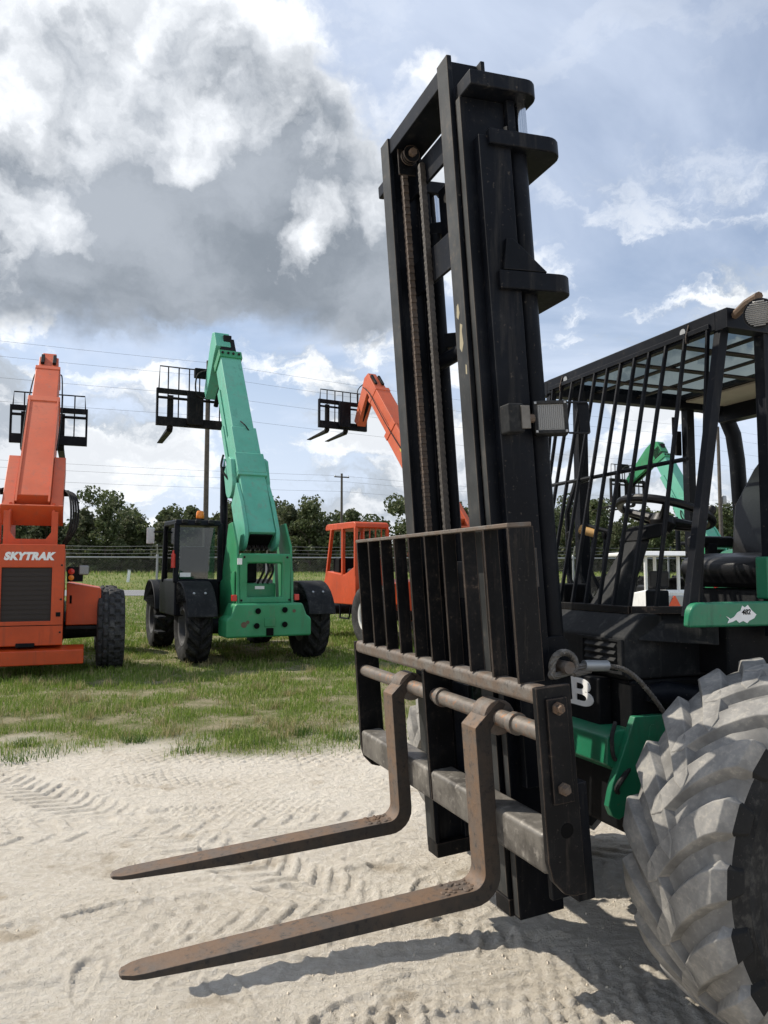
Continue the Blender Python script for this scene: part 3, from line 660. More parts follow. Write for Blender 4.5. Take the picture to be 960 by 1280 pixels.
def skytrak(label, loc, rz, e, Lb, fork_x, seed, goose=1, cabx=0.0, boff=0.0, cdrop=1.36, track=1.13, coff=0.0):
    random.seed(seed)
    T = thing('telehandler', label, 'telehandler', (*loc, 0), R(rz), 'telehandlers parked along the fence')
    # rear engine box with radiator grille
    bd = obj('engine_cover', MB().prism([(.04, .46), (.95, .46), (.95, 1.80), (.04, 1.86)], 'x', -.465, .465), 'orange', T, .012)
    obj('rear_panel', frame_plate(MB(), -.475, .475, .46, 1.87, -.325, .315, .80, 1.545, 0.0, .045), 'orange', bd, .01)
    gr = obj('radiator_grille', MB().box(-.325, .315, .028, .038, .80, 1.545), 'mesh_dark', T)
    for k in range(11): obj('grille_slat', MB().box(-.32, .31, .020, .030, .83 + k * .066, .838 + k * .066), 'mesh_dark', gr)
    tm = text_mesh('SKYTRAK', .155, .002, .25, .011, 1.12); o = link('lettering', tm, 'decal', bd); o.rotation_euler = (R(90), 0, 0); o.location = (.01, -.004, 1.70); o.scale = (.87, .9, 1)
    obj('data_plate', MB().box(-.475, -.375, -.004, .0, .86, .91), 'decal', bd)
    obj('bumper', MB().prism([(-.10, .20), (.30, .20), (.30, .44), (-.10, .40)], 'x', -.76, .76), 'orange', T, .015)
    obj('tow_hitch', MB().box(-.12, .12, -.02, .3, .44, .50), 'black', T, .01)
    # right fuel tank and left hydraulic tank
    for s, n in ((1, 'fuel_tank'), (-1, 'hydraulic_tank')):
        xs_ = (.50, .98)
        tk = obj(n, MB().add([(s * x, y, z) for y in (.50, 1.9) for (x, z) in ((xs_[0], .70), (xs_[1], .70), (xs_[1], 1.24), (xs_[0], 1.33))], [(0, 1, 2, 3), (4, 7, 6, 5), (0, 4, 5, 1), (1, 5, 6, 2), (2, 6, 7, 3), (3, 7, 4, 0)]), 'orange', T, .015)
        obj('tank_slot', MB().box(s * .545, s * .575, .493, .50, 1.02, 1.14), 'ink', tk, .004)
        obj('tank_step', MB().box(s * .50, s * .97, .46, .52, .64, .69), 'black_dust', tk, .01)
    tl = obj('tail_light', MB().box(.50, .72, .42, .50, 1.34, 1.56), 'black_flat', T, .01)
    obj('red_lens', MB().lathe([(0, 0), (.045, 0), (.045, .03), (0, .045)], (.56, .42, 1.49), (0, -1, 0), 12), 'red', tl)
    obj('lens', MB().lathe([(0, 0), (.04, 0), (.04, .03), (0, .04)], (.56, .42, 1.40), (0, -1, 0), 12), 'amber', tl)
    obj('work_lamp', MB().box(.66, .80, .40, .50, 1.44, 1.58), 'lamp_glass', tl, .02)
    # chassis and axles
    obj('chassis', MB().box(-.40, .40, .30, 4.7, .50, .92), 'black_dust', T, .02)
    for y in (.85, 3.75): obj('axle', MB().tube([(-track + .1, y, .60), (-.3, y, .62), (.3, y, .62), (track - .1, y, .60)], [.10, .15, .15, .10], 12), 'black_dust', T)
    for y in (.85, 3.75):
        for s in (-1, 1): wheel(T, (s * track, y, .615), s, TY_SKY, .32, .40, 'white', 'rubber_old')
    # boom tower
    tw = obj('boom_tower', MB().box(-.34, .34, .62, 1.25, 1.80, 1.90), 'orange', T, .01)
    for s in (-1, 1): obj('tower_plate', MB().prism([(.42, 1.80), (1.30, 1.80), (1.15, 2.50), (.50, 2.50)], 'x', s * .27, s * .31), 'orange', tw, .008)
    obj('tower_back_plate', MB().prism([(-.36, 1.80), (.36, 1.80), (.36, 2.36), (.27, 2.36), (.27, 2.06), (.20, 1.96), (-.20, 1.96), (-.27, 2.06), (-.27, 2.36), (-.36, 2.36)], 'y', .36, .415), 'orange', tw, .008)
    for s in (-1, 1):
        for k in range(4): hose(tw, [(s * .38, .75 + .04 * k, 1.80), (s * (.52 + .03 * k), .5 + .05 * k, 2.15), (s * (.50 + .03 * k), .62 + .04 * k, 2.62), (s * .36, .95 + .05 * k, 2.75)], .016)
    # boom: base section, collar, inner sections, gooseneck head
    f = boom_fn(.80, 2.52, e, boff)
    bm_ = obj('boom', MB(f).box(-.10, Lb * .62, -.24, .24, -.28, .23), 'orange_boom', T, .012)
    obj('boom_flange', MB(f).box(-.28, .95, -.41, -.243, -.17, .17), 'orange_boom', bm_, .01); obj('boom_flange', MB(f).box(-.28, .95, .243, .41, -.17, .17), 'orange_boom', bm_, .01)
    obj('boom_rim', MB(f).box(-.31, -.282, -.42, .42, -.19, .20), 'orange_boom', bm_, .008)
    for s in (-1, 1): obj('pivot_pin', MB(f).tube([(.25, s * .41, 0), (.25, s * .48, 0)], .05, 12), 'black_dust', bm_)
    for s in (-1, 1): obj('edge_bead', MB(f).box(-.26, Lb * .62, s * .222 - .013, s * .222 + .013, .232, .248), 'orange_boom', bm_)
    obj('boom_section', MB(f).box(Lb * .55, Lb * .90, -.20, .20, -.235, .19), 'orange_boom', bm_, .012)
    obj('wear_collar', MB(f).box(Lb * .60, Lb * .635, -.255, .255, -.29, .245), 'orange_boom', bm_, .008)
    obj('boom_section', MB(f).box(Lb * .85, Lb, -.165, .165, -.20, .16), 'orange_boom', bm_, .012)
    obj('wear_collar', MB(f).box(Lb * .88, Lb * .905, -.21, .21, -.25, .20), 'orange_boom', bm_, .006)
    for s in (-1, 1): obj('roller_box', MB(f).box(Lb * .93, Lb * 1.0, s * .10 - .03, s * .10 + .03, .162, .215), 'black_rust', bm_, .005)
    for s in (-1, 1): hose(bm_, [f(Lb * .3, s * .26, .1), f(Lb * .6, s * .28, .0), f(Lb * .9, s * .24, -.05), f(Lb, s * .19, -.2)], .012)
    ty_, tz_ = f(Lb, 0, 0)[1:]
    head = obj('boom_head', MB().prism([(ty_ - .20, tz_ - .02), (ty_ + .02, tz_ + .22), (ty_ + .22, tz_ + .14), (ty_ + .62 * goose, tz_ - .90), (ty_ + .46 * goose, tz_ - 1.06), (ty_ + .02, tz_ - .22)], 'x', boff - .12, boff + .12), 'orange_boom', T, .012)
    obj('tilt_cylinder', MB().tube([(boff, ty_ + .0, tz_ - .20), (boff, ty_ + .45 * goose, tz_ - .95)], .05, 10), 'black', head)
    carriage(T, ty_ + .66 * goose, tz_ - cdrop, .68, .68, 'black', .26, 7, fork_x, off=coff)
    for k in range(2): hose(head, [(boff - .05 + .1 * k, ty_ + .1, tz_ + .05), (boff - .12 + .24 * k, ty_ + .55, tz_ - .1), (boff - .1 + .2 * k, ty_ + .62, tz_ - .5)], .013)
    for (a_, h_) in ((Lb * .25, -.05), (Lb * .45, 0)): obj('warning_sticker', MB(f).box(a_, a_ + .16, -.2435, -.241, h_ - .05, h_ + .05), 'sticker', bm_)
    obj('panel_seam', MB().box(-.474, .474, -.0025, 0, .735, .745), 'ink', bd)
    for (x, z) in ((-.44, 1.58), (.44, 1.58), (-.44, .64), (.44, .64), (-.44, 1.1), (.44, 1.1)): obj('panel_bolt', MB().lathe([(0, .012), (.013, .01), (.015, 0)], (x, 0, z), (0, -1, 0), 8), 'black_rust', bd)
    obj('hood_latch', MB().box(.38, .44, -.012, 0, .86, .92), 'black_flat', bd, .004)
    # operator cab, open frame on the left
    x0, x1, y0, y1, zt = -1.28 + cabx, -.48 + cabx, 1.30, 2.75, 2.52
    cb = obj('cab', MB().prism([(y0, .80), (y1, .80), (y1 + .1, 1.15), (y1 - .05, 1.5), (y0 + .5, 1.42), (y0, 1.62)], 'x', x0, x1), 'orange', T, .02)
    obj('cab_roof', MB().prism(arc(y0 + .12, zt - .12, .12, 180, 90, 4) + arc(y1 - .12, zt - .12, .12, 90, 0, 4) + [(y1 - .03, zt - .14), (y0 + .03, zt - .14)], 'x', x0, x1), 'orange', cb, .02)
    for (x, ya, yb) in ((x0 + .03, y0 + .05, y0 + .05), (x1 - .03, y0 + .05, y0 + .05), (x0 + .03, y1 - .3, y1 - .06), (x1 - .03, y1 - .3, y1 - .06), (x0 + .03, y0 + .62, y0 + .62)):
        obj('cab_post', MB().beam((x, yb, 1.40), (x, ya, zt - .12), .07, .07, (0, 1, 0)), 'orange', cb, .01)
    for k in range(4): obj('rear_bar', MB().box(x0 + .2 + k * .14, x0 + .22 + k * .14, y0 + .03, y0 + .06, 1.6, zt - .12), 'orange', cb)
    st = obj('seat', MB().box(x0 + .15, x1 - .15, y0 + .2, y0 + .7, 1.40, 1.55), 'seat', cb, .05, seg=3); obj('seat_back', MB().box(x0 + .17, x1 - .17, y0 + .12, y0 + .26, 1.5, 2.05), 'seat', cb, .05, seg=3)
    obj('dashboard', MB().box(x0 + .1, x1 - .1, y1 - .5, y1 - .2, 1.40, 1.78), 'black_flat', cb, .03)
    obj('cab_step', MB().tube([(x0 - .02, y0 + .15, .80), (x0 - .05, y0 + .2, .52), (x0 - .05, y0 + .6, .52), (x0 - .02, y0 + .65, .80)], .02, 8), 'black', cb)
    return T

def green_machine(label, loc, rz, e, Lb, cab_side, fork_x, seed, head_len=.5, collar=.42, coff=0.0):
    random.seed(seed)
    T = thing('telehandler', label, 'telehandler', (*loc, 0), R(rz), 'telehandlers parked along the fence')
    # bumper counterweight with holes
    poly = [(-.70, .46), (.70, .46), (.70, .74), (.62, .80), (.55, .985), (-.55, .985), (-.62, .80), (-.70, .74)]
    bp = obj('counterweight', MB().prism(poly, 'y', -.22, .30), 'green_old', T, .035, seg=3)
    for (x, z) in ((-.20, .87), (.24, .88), (-.22, .64), (.24, .65)):
        obj('tie_hole', MB().lathe([(.0, 0), (.042, 0), (.047, -.012), (.042, -.012), (0, -.012)], (x, -.232, z), (0, 1, 0), 12), 'ink', bp)
    obj('tow_pocket', MB().box(-.09, .09, -.232, -.20, .62, .76), 'green_old', bp, .01); obj('tow_slot', MB().box(-.06, .06, -.236, -.215, .48, .60), 'ink', bp, .01)
    for (x, z, r) in ((-.42, .66, .05), (.40, .86, .03), (-.36, .70, .03)): obj('rust_patch', MB().lathe([(.0, 0), (r, 0), (r * .9, .002), (0, .002)], (x, -.2255, z), (0, 1, 0), 7), 'rust_steel', bp)
    # rear frame: two side plates joined by a plate with a rounded window
    fr = obj('rear_frame', frame_plate(MB(), -.43, .43, .98, 1.78, -.30, .27, 1.08, 1.62, .02, .10), 'green_old', T, .03, seg=3)
    for s in (-1, 1):
        obj('side_plate', MB().prism([(.0, .95), (1.1, .95), (.95, 1.55), (.62, 2.28), (.40, 2.30), (.10, 1.9)], 'x', s * .43, s * .47), 'green_old', fr, .01)
        obj('side_skirt', MB().prism([(.10, .55), (3.4, .60), (3.4, .95), (1.6, 1.02), (.9, 1.35), (.10, 1.5)], 'x', s * .475, s * .50), 'green_old', fr, .01)
    obj('inner_box', MB().box(-.29, .26, .30, .45, 1.05, 1.30), 'green_old', fr, .03); obj('cooler', MB().box(-.29, .0, .5, .8, 1.30, 1.66), 'black_flat', fr, .04)
    obj('inner_plate', MB().box(-.10, .06, .29, .30, 1.20, 1.25), 'decal', fr)
    for k in range(3): hose(fr, [(-.05 + .08 * k, .3, 1.3), (.02 + .08 * k, .2, 1.5), (.06 + .06 * k, .35, 1.66)], .02)
    obj('model_plate', MB().box(-.475, -.40, .0, .018, 1.60, 1.70), 'decal', fr)
    obj('chassis', MB().box(-.38, .38, .3, 4.6, .50, .93), 'black_dust', T, .02)
    for y in (.75, 3.70): obj('axle', MB().tube([(-.9, y, .58), (-.3, y, .6), (.3, y, .6), (.9, y, .58)], [.10, .16, .16, .10], 12), 'black_dust', T)
    for y in (.75, 3.70):
        for s in (-1, 1): wheel(T, (s * 1.0, y, .60), s, TY_GRN, .31, .42, 'rim', 'rubber')
    # mudguards
    for y in (.75, 3.70):
        for s in (-1, 1):
            q = arc(y, .60, .735, 166, 25, 12); q2 = arc(y, .60, .70, 25, 166, 12)
            mb = MB().prism(q + q2, 'x', s * .76, s * 1.24); fd = obj('mudguard', mb, 'black_dust', T, .02)
            for k in (-.1, .08): obj('bolt', MB().lathe([(0, .02), (.02, .015), (.022, 0)], (s * 1.0 + k, y - .50, 1.14), (0, -.7, .7), 8), 'galv', fd)
    # cab
    s = cab_side; xa, xb = s * .52, s * 1.27; y0, y1, zt = .95, 2.35, 2.36
    cb = obj('cab', MB().box(xa, xb, y0, y1, .75, 1.36), 'black', T, .03)
    P = [(xa, y0), (xb, y0), (xa, y1), (xb, y1)]
    for (x, y) in P: obj('cab_post', MB().beam((x * .985, y + (.04 if y == y0 else -.30), 1.3), (x * .97, y + (.08 if y == y0 else -.35), zt - .05), .085, .085, (0, 1, 0)), 'black', cb, .02)
    obj('cab_roof', MB().prism([(y0 + .02, zt - .1), (y0 + .06, zt), (y1 - .35, zt + .02), (y1 - .22, zt - .08)], 'x', xa * .95, xb), 'black', cb, .03, seg=3)
    gl = obj('rear_window', MB().box(min(xa, xb) + .08, max(xa, xb) - .08, y0 + .055, y0 + .065, 1.37, zt - .13), 'glass', cb)
    obj('window_sticker', MB().box(min(xa, xb) + .09, min(xa, xb) + .27, y0 + .045, y0 + .053, 1.40, 1.47), 'decal', cb)
    obj('side_window', MB().box(xb - .035 * s, xb - .028 * s, y0 + .14, y1 - .36, 1.37, zt - .13), 'glass', cb)
    for k in (-.22, 0, .22): obj('roof_lamp', MB().box((xa + xb) / 2 + k - .05, (xa + xb) / 2 + k + .05, y0 - .02, y0 + .06, zt - .07, zt), 'black_dust', cb, .02)
    sx = (xa + xb) / 2
    sb = obj('seat_back', MB().prism([(y0 + .25, 1.36), (y0 + .42, 1.36), (y0 + .36, 1.85), (y0 + .30, 1.92), (y0 + .18, 1.90)], 'x', sx - .23, sx + .23), 'seat', cb, .05, seg=3)
    obj('seat', MB().box(sx - .24, sx + .24, y0 + .35, y0 + .85, 1.30, 1.46), 'seat', cb, .05, seg=3)
    sw = obj('steering_wheel', MB().ring((sx, y0 + .98, 1.78), (0, -.55, .84), .18, .018, 20, 6), 'seat', cb); obj('steering_column', MB().tube([(sx, y0 + .98, 1.78), (sx, y0 + 1.12, 1.4)], .035, 8), 'black_flat', cb)
    bc = obj('beacon', MB().lathe([(.06, 0), (.07, .02), (.065, .10), (.05, .13), (0, .14)], (sx - .07 * s, y0 + .2, zt + .03), (0, 0, 1), 14), 'amber', cb); obj('beacon_base', MB().lathe([(.075, 0), (.075, .03), (0, .03)], (sx - .07 * s, y0 + .2, zt), (0, 0, 1), 14), 'black', cb)
    mi = obj('mirror', MB().box(xb + s * .12, xb + s * .26, y1 - .1, y1 - .05, 1.98, 2.28), 'white', cb, .03, seg=3); obj('mirror_arm', MB().tube([(xb, y1 - .2, 2.2), (xb + s * .18, y1 - .05, 2.2)], .015, 6), 'black', cb)
    obj('fire_extinguisher', MB().lathe([(0, 0), (.035, .0), (.035, .22), (.015, .25), (.015, .29), (0, .29)], (xb + s * .03, y0 + .0, 1.55), (0, 0, 1), 10), 'red', cb)
    for k in range(2): obj('cab_step', MB().box(xb, xb + s * .14, 1.62, 2.05, .42 + .26 * k, .46 + .26 * k), 'black_dust', cb, .01)
    for (x, z) in ((-.40, 1.03), (.40, 1.03), (-.36, 1.72), (.36, 1.72)): obj('frame_bolt', MB().lathe([(0, .014), (.018, .012), (.02, 0)], (x, .02, z), (0, -1, 0), 8), 'black_rust', fr)
    obj('serial_sticker', MB().box(-.475, -.472, .30, .52, 1.15, 1.40), 'sticker', fr)
    for sd in (-1, 1): obj('tail_light', MB().box(sd * .52 - .04, sd * .52 + .04, -.02, .05, 1.02, 1.12), 'red', fr, .01)
    # engine pod opposite the cab
    obj('engine_pod', MB().prism([(1.0, .75), (3.0, .75), (3.0, 1.0), (1.15, 1.08), (1.0, 1.0)], 'x', -s * .52, -s * 1.15), 'black_dust', T, .03)
    # boom
    f = boom_fn(.42, 2.02, e)
    bm_ = obj('boom', MB(f).box(.0, Lb * .52, -.23, .23, -.25, .22), 'green_boom', T, .015)
    for sd in (-1, 1):
        o1 = arc(.10, -.02, .27, 90, 270, 8); obj('hinge_plate', MB(f).prism([(a_, h_) for a_, h_ in o1] + [(.9, -.26), (1.05, .18), (.6, .25)], 'y', sd * .235, sd * .30), 'green_boom', bm_, .01)
        cc = Lb * collar; obj('collar_plate', MB(f).prism(arc(cc - .12, -.10, .24, 110, 290, 8) + [(cc + .28, -.28), (cc + .34, .12), (cc + .2, .22)], 'y', sd * .26, sd * .34), 'green_boom', bm_, .012)
        obj('side_web', MB(f).box(.1, Lb * .60, sd * .235, sd * .262, -.30, -.17), 'green_boom', bm_, .008)
    obj('boom_end', MB(f).box(-.03, .0, -.19, .19, -.21, .16), 'ink', bm_)
    for k in range(5): obj('end_roller', MB(f).tube([(-.05, -.15 + .075 * k - .025, -.16), (-.05, -.15 + .075 * k + .025, -.16)], .05, 10), 'black_rust', bm_)
    obj('collar', MB(f).box(Lb * collar - .1, Lb * collar + .34, -.262, .262, .10, .262), 'green_boom', bm_, .02)
    obj('collar_lip', MB(f).box(Lb * collar - .16, Lb * collar - .10, -.262, .262, .0, .262), 'green_boom', bm_, .01)
    obj('boom_section', MB(f).box(Lb * .45, Lb * .94, -.20, .20, -.215, .19), 'green_boom', bm_, .015)
    for sd in (-1, 1): obj('side_web', MB(f).box(Lb * .5, Lb * .80, sd * .205, sd * .232, -.27, -.12), 'green_boom', bm_, .008)
    obj('tip_collar', MB(f).box(Lb * .925, Lb * .965, -.225, .225, -.24, .225), 'green_old', bm_, .01)
    for x in (-.16, -.05, .05, .16): obj('collar_bolt', MB(f).tube([(Lb * .945, x, .225), (Lb * .945, x, .25)], .025, 8), 'black_rust', bm_)
    obj('boom_section', MB(f).box(Lb * .9, Lb * 1.06, -.15, .15, -.17, .15), 'black_rust', bm_, .01)
    hose(bm_, [f(Lb * .50, .10, .2), f(Lb * .52, .02, .26), f(Lb * .55, -.04, .22)], .012); hose(bm_, [f(Lb * .3, -.33, -.1), f(Lb * .36, -.42, -.12), f(Lb * .42, -.36, -.08)], .02)
    obj('lift_cylinder', MB().tube([(-.36, 1.35, 1.2), f(Lb * .40, -.30, -.32)], .07, 12), 'black', bm_); obj('cylinder_rod', MB().tube([f(Lb * .28, -.30, -.55), f(Lb * .44, -.30, -.30)], .04, 10), 'chrome', bm_)
    ty_, tz_ = f(Lb * 1.04, 0, 0)[1:]
    hl = head_len
    hd = obj('boom_head', MB().prism([(ty_ - .22, tz_ - .05), (ty_ - .05, tz_ + .26), (ty_ + .12, tz_ + .30), (ty_ + .25 * hl + .1, tz_ + .10), (ty_ + hl, tz_ - .75), (ty_ + hl - .12, tz_ - .95), (ty_ + hl * .5 - .1, tz_ - .60), (ty_ - .05, tz_ - .20)], 'x', -.15 + coff * .22, .15 + coff * .22), 'green_boom' if head_len < .9 else 'green_old', T, .015)
    obj('head_slot', MB().box(-.08, .08, ty_ - .16, ty_ - .02, tz_ + .06, tz_ + .20), 'black_rust', hd, .01)
    obj('tilt_cylinder', MB().tube([(0, ty_ + .05, tz_ - .25), (0, ty_ + hl - .02, tz_ - 1.05)], .05, 10), 'black', hd)
    carriage(T, ty_ + hl + .10, tz_ - 1.46, .74, .70, 'black_rust', .46, 8, fork_x, drop=.10, off=coff)
    hose(hd, [(-.12, ty_ + hl - .2, tz_ - .35), (-.40, ty_ + hl - .12, tz_ - .45), (-.42, ty_ + hl - .12, tz_ - .85), (-.15, ty_ + hl - .1, tz_ - .95)], .016)
    obj('valve_block', MB().box(-.45, -.10, ty_ + hl - .08, ty_ + hl + .05, tz_ - .50, tz_ - .30), 'black_flat', hd, .02)
    return T

skytrak('orange telehandler with white SKYTRAK lettering on its rear, cut off at the left', (-4.97, 10.75), 21, 44, 4.12, (.22, -.45), 21)
green_machine('green telehandler with a black cab and amber beacon parked in the middle', (-1.9, 12.45), 26, 58, 4.45, -1, (-.47,), 22, .75, .30, -.42)
skytrak('orange telehandler with an open orange cab half hidden behind the forklift mast', (1.42, 15.45), 30, 48, 5.1, (-.42, .12), 23, 1.25, -.28, .45, 1.08, 1.40, .02)
green_machine('green telehandler seen through the forklift cab bars, its boom head bent level', (9.55, 21.4), 30, 60, 3.5, 1, (-.35, .35), 24, 1.2)

# ---- small white machine with a canopy and a warning triangle
W_ = thing('compact_loader', 'small white canopied machine with a red warning triangle behind the steering wheel', 'loader', (5.75, 15.6, 0), R(14))
bd = obj('body', MB().prism([(0, .45), (1.9, .45), (1.9, .85), (1.2, .95), (.75, 1.02), (.05, 1.12), (0, 1.05)], 'x', -.5, .5), 'white', W_, .03, seg=3)
obj('rear_panel', MB().box(-.02, .42, -.03, .0, .55, 1.0), 'galv', bd, .02)
tr = MB().prism([(-.03, .72), (.23, .72), (.25, .76), (.115, 1.0), (.085, 1.0), (-.05, .76)], 'y', -.05, -.032); obj('warning_triangle', tr, 'triangle', bd)
for (x, y) in ((-.45, .1), (.30, .1), (-.45, 1.15), (.45, 1.15)): obj('canopy_post', MB().tube([(x, y, 1.0), (x, y, 1.80)], .035, 8), 'white', W_)
obj('canopy', MB().prism([(-.05, 1.80), (1.4, 1.80), (1.38, 1.88), (.05, 1.9)], 'x', -.6, .52), 'white', W_, .03, seg=3)
obj('seat', MB().box(-.25, .2, .35, .8, 1.05, 1.2), 'seat', W_, .05); obj('seat_back', MB().box(-.25, .2, .25, .36, 1.15, 1.5), 'seat', W_, .04)
obj('control_lever', MB().tube([(-.2, .9, 1.0), (-.25, .75, 1.3), (-.2, .7, 1.4)], .015, 6), 'black', W_)
for y in (.4, 1.5):
    for s in (-1, 1): wheel(W_, (s * .62, y, .38), s, tyre_mesh(.38, .26, .2, .025, 14, 'chev', 8), .2, .26, 'white', 'rubber')
random.seed(7)

# ================================================================== FORKLIFT
FTH, FTA = R(21.244), R(4.07)
FO = (.1529, 3.1424, 1.1254)
FL = thing('rough_terrain_forklift', 'black and green rough terrain forklift with tall mast and rusty forks in the foreground', 'forklift', (FO[0], FO[1], 0), math.atan2(-math.cos(FTH), math.sin(FTH)))
_ct, _st = math.cos(FTA), math.sin(FTA)
def mf(s, u, d): return (s, -(d * _ct + u * _st), FO[2] + u * _ct - d * _st)      # mast frame (sideways, up the mast, forward) -> forklift local
MC = .05                                                                            # mast centre line
def M(): return MB(mf)
mast = obj('mast_top_crossmember', M().box(MC - .30, MC + .30, 2.235, 2.305, -.258, -.105), 'black', FL, .004)
def mp(name, mb, mat='black', bev=.003, par=None, **k): return obj(name, mb, mat, par or FL, bev, **k)
def section(poly_pts, u0, u1):
    """extrude a closed (s, d) outline up the mast"""
    mb = M(); n = len(poly_pts)
    mb.add([(p[0], u0, p[1]) for p in poly_pts] + [(p[0], u1, p[1]) for p in poly_pts], [tuple(range(n))[::-1], tuple(range(n, 2 * n))] + [(i, (i + 1) % n, n + (i + 1) % n, n + i) for i in range(n)]); return mb
for k in (1, -1):
    S = lambda r: MC + k * r
    I = [(S(.258), -.10), (S(.346), -.10), (S(.346), -.118), (S(.312), -.118), (S(.312), -.242), (S(.346), -.242), (S(.346), -.26), (S(.258), -.26), (S(.258), -.242), (S(.290), -.242), (S(.290), -.118), (S(.258), -.118)]
    ir = mp('inner_rail', section(I, -.80, 2.31), 'black')
    mp('rail_face', M().box(S(.259), S(.345), -.79, 2.309, -.0998, -.0975), 'black_worn_lit', .001, ir)  # front face lighter than its rail: wear and painted-in sunlight
    O_ = [(S(.352), -.118), (S(.390), -.118), (S(.390), -.30), (S(.352), -.30), (S(.352), -.282), (S(.374), -.282), (S(.374), -.138), (S(.352), -.138)]
    orl = mp('outer_rail', section(O_, -.86, 2.125))
    mp('rail_face', M().box(S(.354), S(.388), -.85, 2.124, -.1178, -.1155), 'black_worn_lit', .001, orl)
    mp('rail_cover_plate', M().box(S(.3902), S(.432), -.40, 1.965, -.292, -.160))
    cap = [(S(.345), -.122), (S(.468), -.122)] + [(S(.468 - .06 + .06 * math.cos(R(a))), -.36 - .06 * math.sin(R(a))) for a in range(0, 91, 15)] + [(S(.345), -.42)]
    mp('top_cap', section(cap, 2.127, 2.185), bev=.006)
    mp('cap_web', M().box(S(.352), S(.412), 1.94, 2.126, -.335, -.302))
    cyl = mp('lift_cylinder', M().tube([(S(.370), -.55, -.350), (S(.370), 1.93, -.350)], .032 if k < 0 else .042, 18), bev=0)
    mp('piston_rod', M().tube([(S(.385), 1.93, -.372), (S(.385), 2.128, -.372)], .026, 16), 'chrome', 0, cyl)
    mp('rod_gland', M().tube([(S(.385), 1.985, -.315), (S(.385), 2.03, -.315)], .022, 12), 'bar_steel', 0, cyl)
    mp('rail_stop', M().box(S(.25), S(.35), -.86, -.80, -.27, -.10), 'black_rust')
for (u0, u1, dd) in ((1.925, 1.985, -.525), (1.385, 1.455, -.525)):
    r = .075; a_, b_ = MC - .452, MC + .452
    outer = [(b_, -.195), (b_, dd + r)] + [(b_ - r + r * math.cos(R(q)), dd + r - r * math.sin(R(q))) for q in range(15, 91, 15)] + [(a_ + r - r * math.sin(R(q)), dd + r - r * math.cos(R(q))) for q in range(0, 91, 15)] + [(a_, -.195), (a_ + .03, -.195), (a_ + .14, -.40), (b_ - .14, -.40), (b_ - .03, -.195)]
    cmb = mp('mast_tie_plate', section(outer, u0, u1), bev=.006)
    for k in (1, -1):
        S = lambda q: MC + k * q
        if u0 < 1.5: mp('gusset', M().add([(S(x_), u_, d_) for x_ in (.434, .450) for (u_, d_) in ((1.457, -.215), (1.457, -.40), (1.575, -.262), (1.575, -.235))], [(0, 1, 2, 3), (7, 6, 5, 4), (0, 4, 5, 1), (1, 5, 6, 2), (2, 6, 7, 3), (3, 7, 4, 0)]), par=cmb)
# inner cross bars, chain pulleys, chains
for (u0, u1, d0) in ((2.045, 2.165, -.200), (1.605, 1.752, -.200), (.25, .40, -.2), (-.62, -.5, -.2)):
    mp('cross_bar', M().box(MC - .288, MC + .288, u0, u1, d0 - .016, d0), 'black')
mp('rear_cross_tube', M().tube([(MC - .35, 1.30, -.30), (MC + .35, 1.30, -.30)], .032, 12), bev=0)
bp_ = mp('anchor_plate', M().box(-.15, .10, 1.84, 2.06, -.318, -.302), 'black')
mp('anchor_bolt', M().lathe([(0, .014), (.02, .014), (.022, .0), (.022, -.01)], (-.055, 1.985, -.302), (0, 0, 1), 14), 'bar_steel', 0, bp_)
for (s_, nm) in ((-.125, 'pulley'),):
    pu = mp(nm, M().lathe([(0, -.018), (.038, -.018), (.038, -.013), (.030, -.010), (.030, .010), (.038, .013), (.038, .018), (0, .018)], (s_, 2.195, -.165), (1, 0, 0), 20), 'black_rust', 0)
    mp('pulley_bracket', M().box(s_ - .04, s_ - .03, 2.12, 2.25, -.21, -.12), 'black_rust', par=pu); mp('pulley_bolt', M().lathe([(0, .04), (.018, .04), (.018, .0)], (s_, 2.195, -.165), (1, 0, 0), 6), 'rust_steel', 0, pu)
# fine roller chain (pieces too small to pick apart) and big leaf chains, link by link
def fine_chain(s_, d_, u0, u1, w_):
    mb = M(); n = int((u1 - u0) / .0165)
    for i in range(n):
        u_ = u0 + i * .0165; q = w_ * (.5 if i % 2 else .36)
        mb.box(s_ - q, s_ + q, u_, u_ + .0150, d_ - .012, d_ + .012)
    return kind(mp('roller_chain', mb, 'chain', 0), 'stuff')
fine_chain(-.172, -.150, -.35, 2.235, .030)
fine_chain(.285 + .03, -.19, -.35, 2.1, .03)
lk = M(); ll = MB()
ll.add([(x, y, z) for x in (-.5, .5) for (y, z) in [(0, 0)]], [])
def leaf_link(w_):
    mb = MB(); n = 8
    prof = [(.0135 * math.cos(a), .0135 + .0135 * math.sin(a)) for a in np.linspace(math.pi, 2 * math.pi, 7)] + [(.0115, .030)] + [(.0135 * math.cos(a), .046 + .0135 * math.sin(a)) for a in np.linspace(0, math.pi, 7)] + [(-.0115, .030)]
    mb.prism([(a, b) for a, b in prof], 'x', -w_, w_); return mb.mesh('chain_link')
LKA, LKB = leaf_link(.0125), leaf_link(.0105)
def leaf_chain(s_, d_, u0, u1):
    top = mf(s_, u1, d_); ch = mp('lift_chain', M().box(s_ - .012, s_ + .012, u0, u1, d_ - .004, d_ + .004), 'chain_grey', 0)
    i = 0; u_ = u0
    while u_ < u1 - .03:
        o = link('chain_link', LKB if i % 2 else LKA, 'chain_grey', ch); o.location = mf(s_, u_, d_); o.rotation_euler = (FTA, 0, 0); u_ += .0285; i += 1
leaf_chain(-.062, -.185, -.35, 2.13)
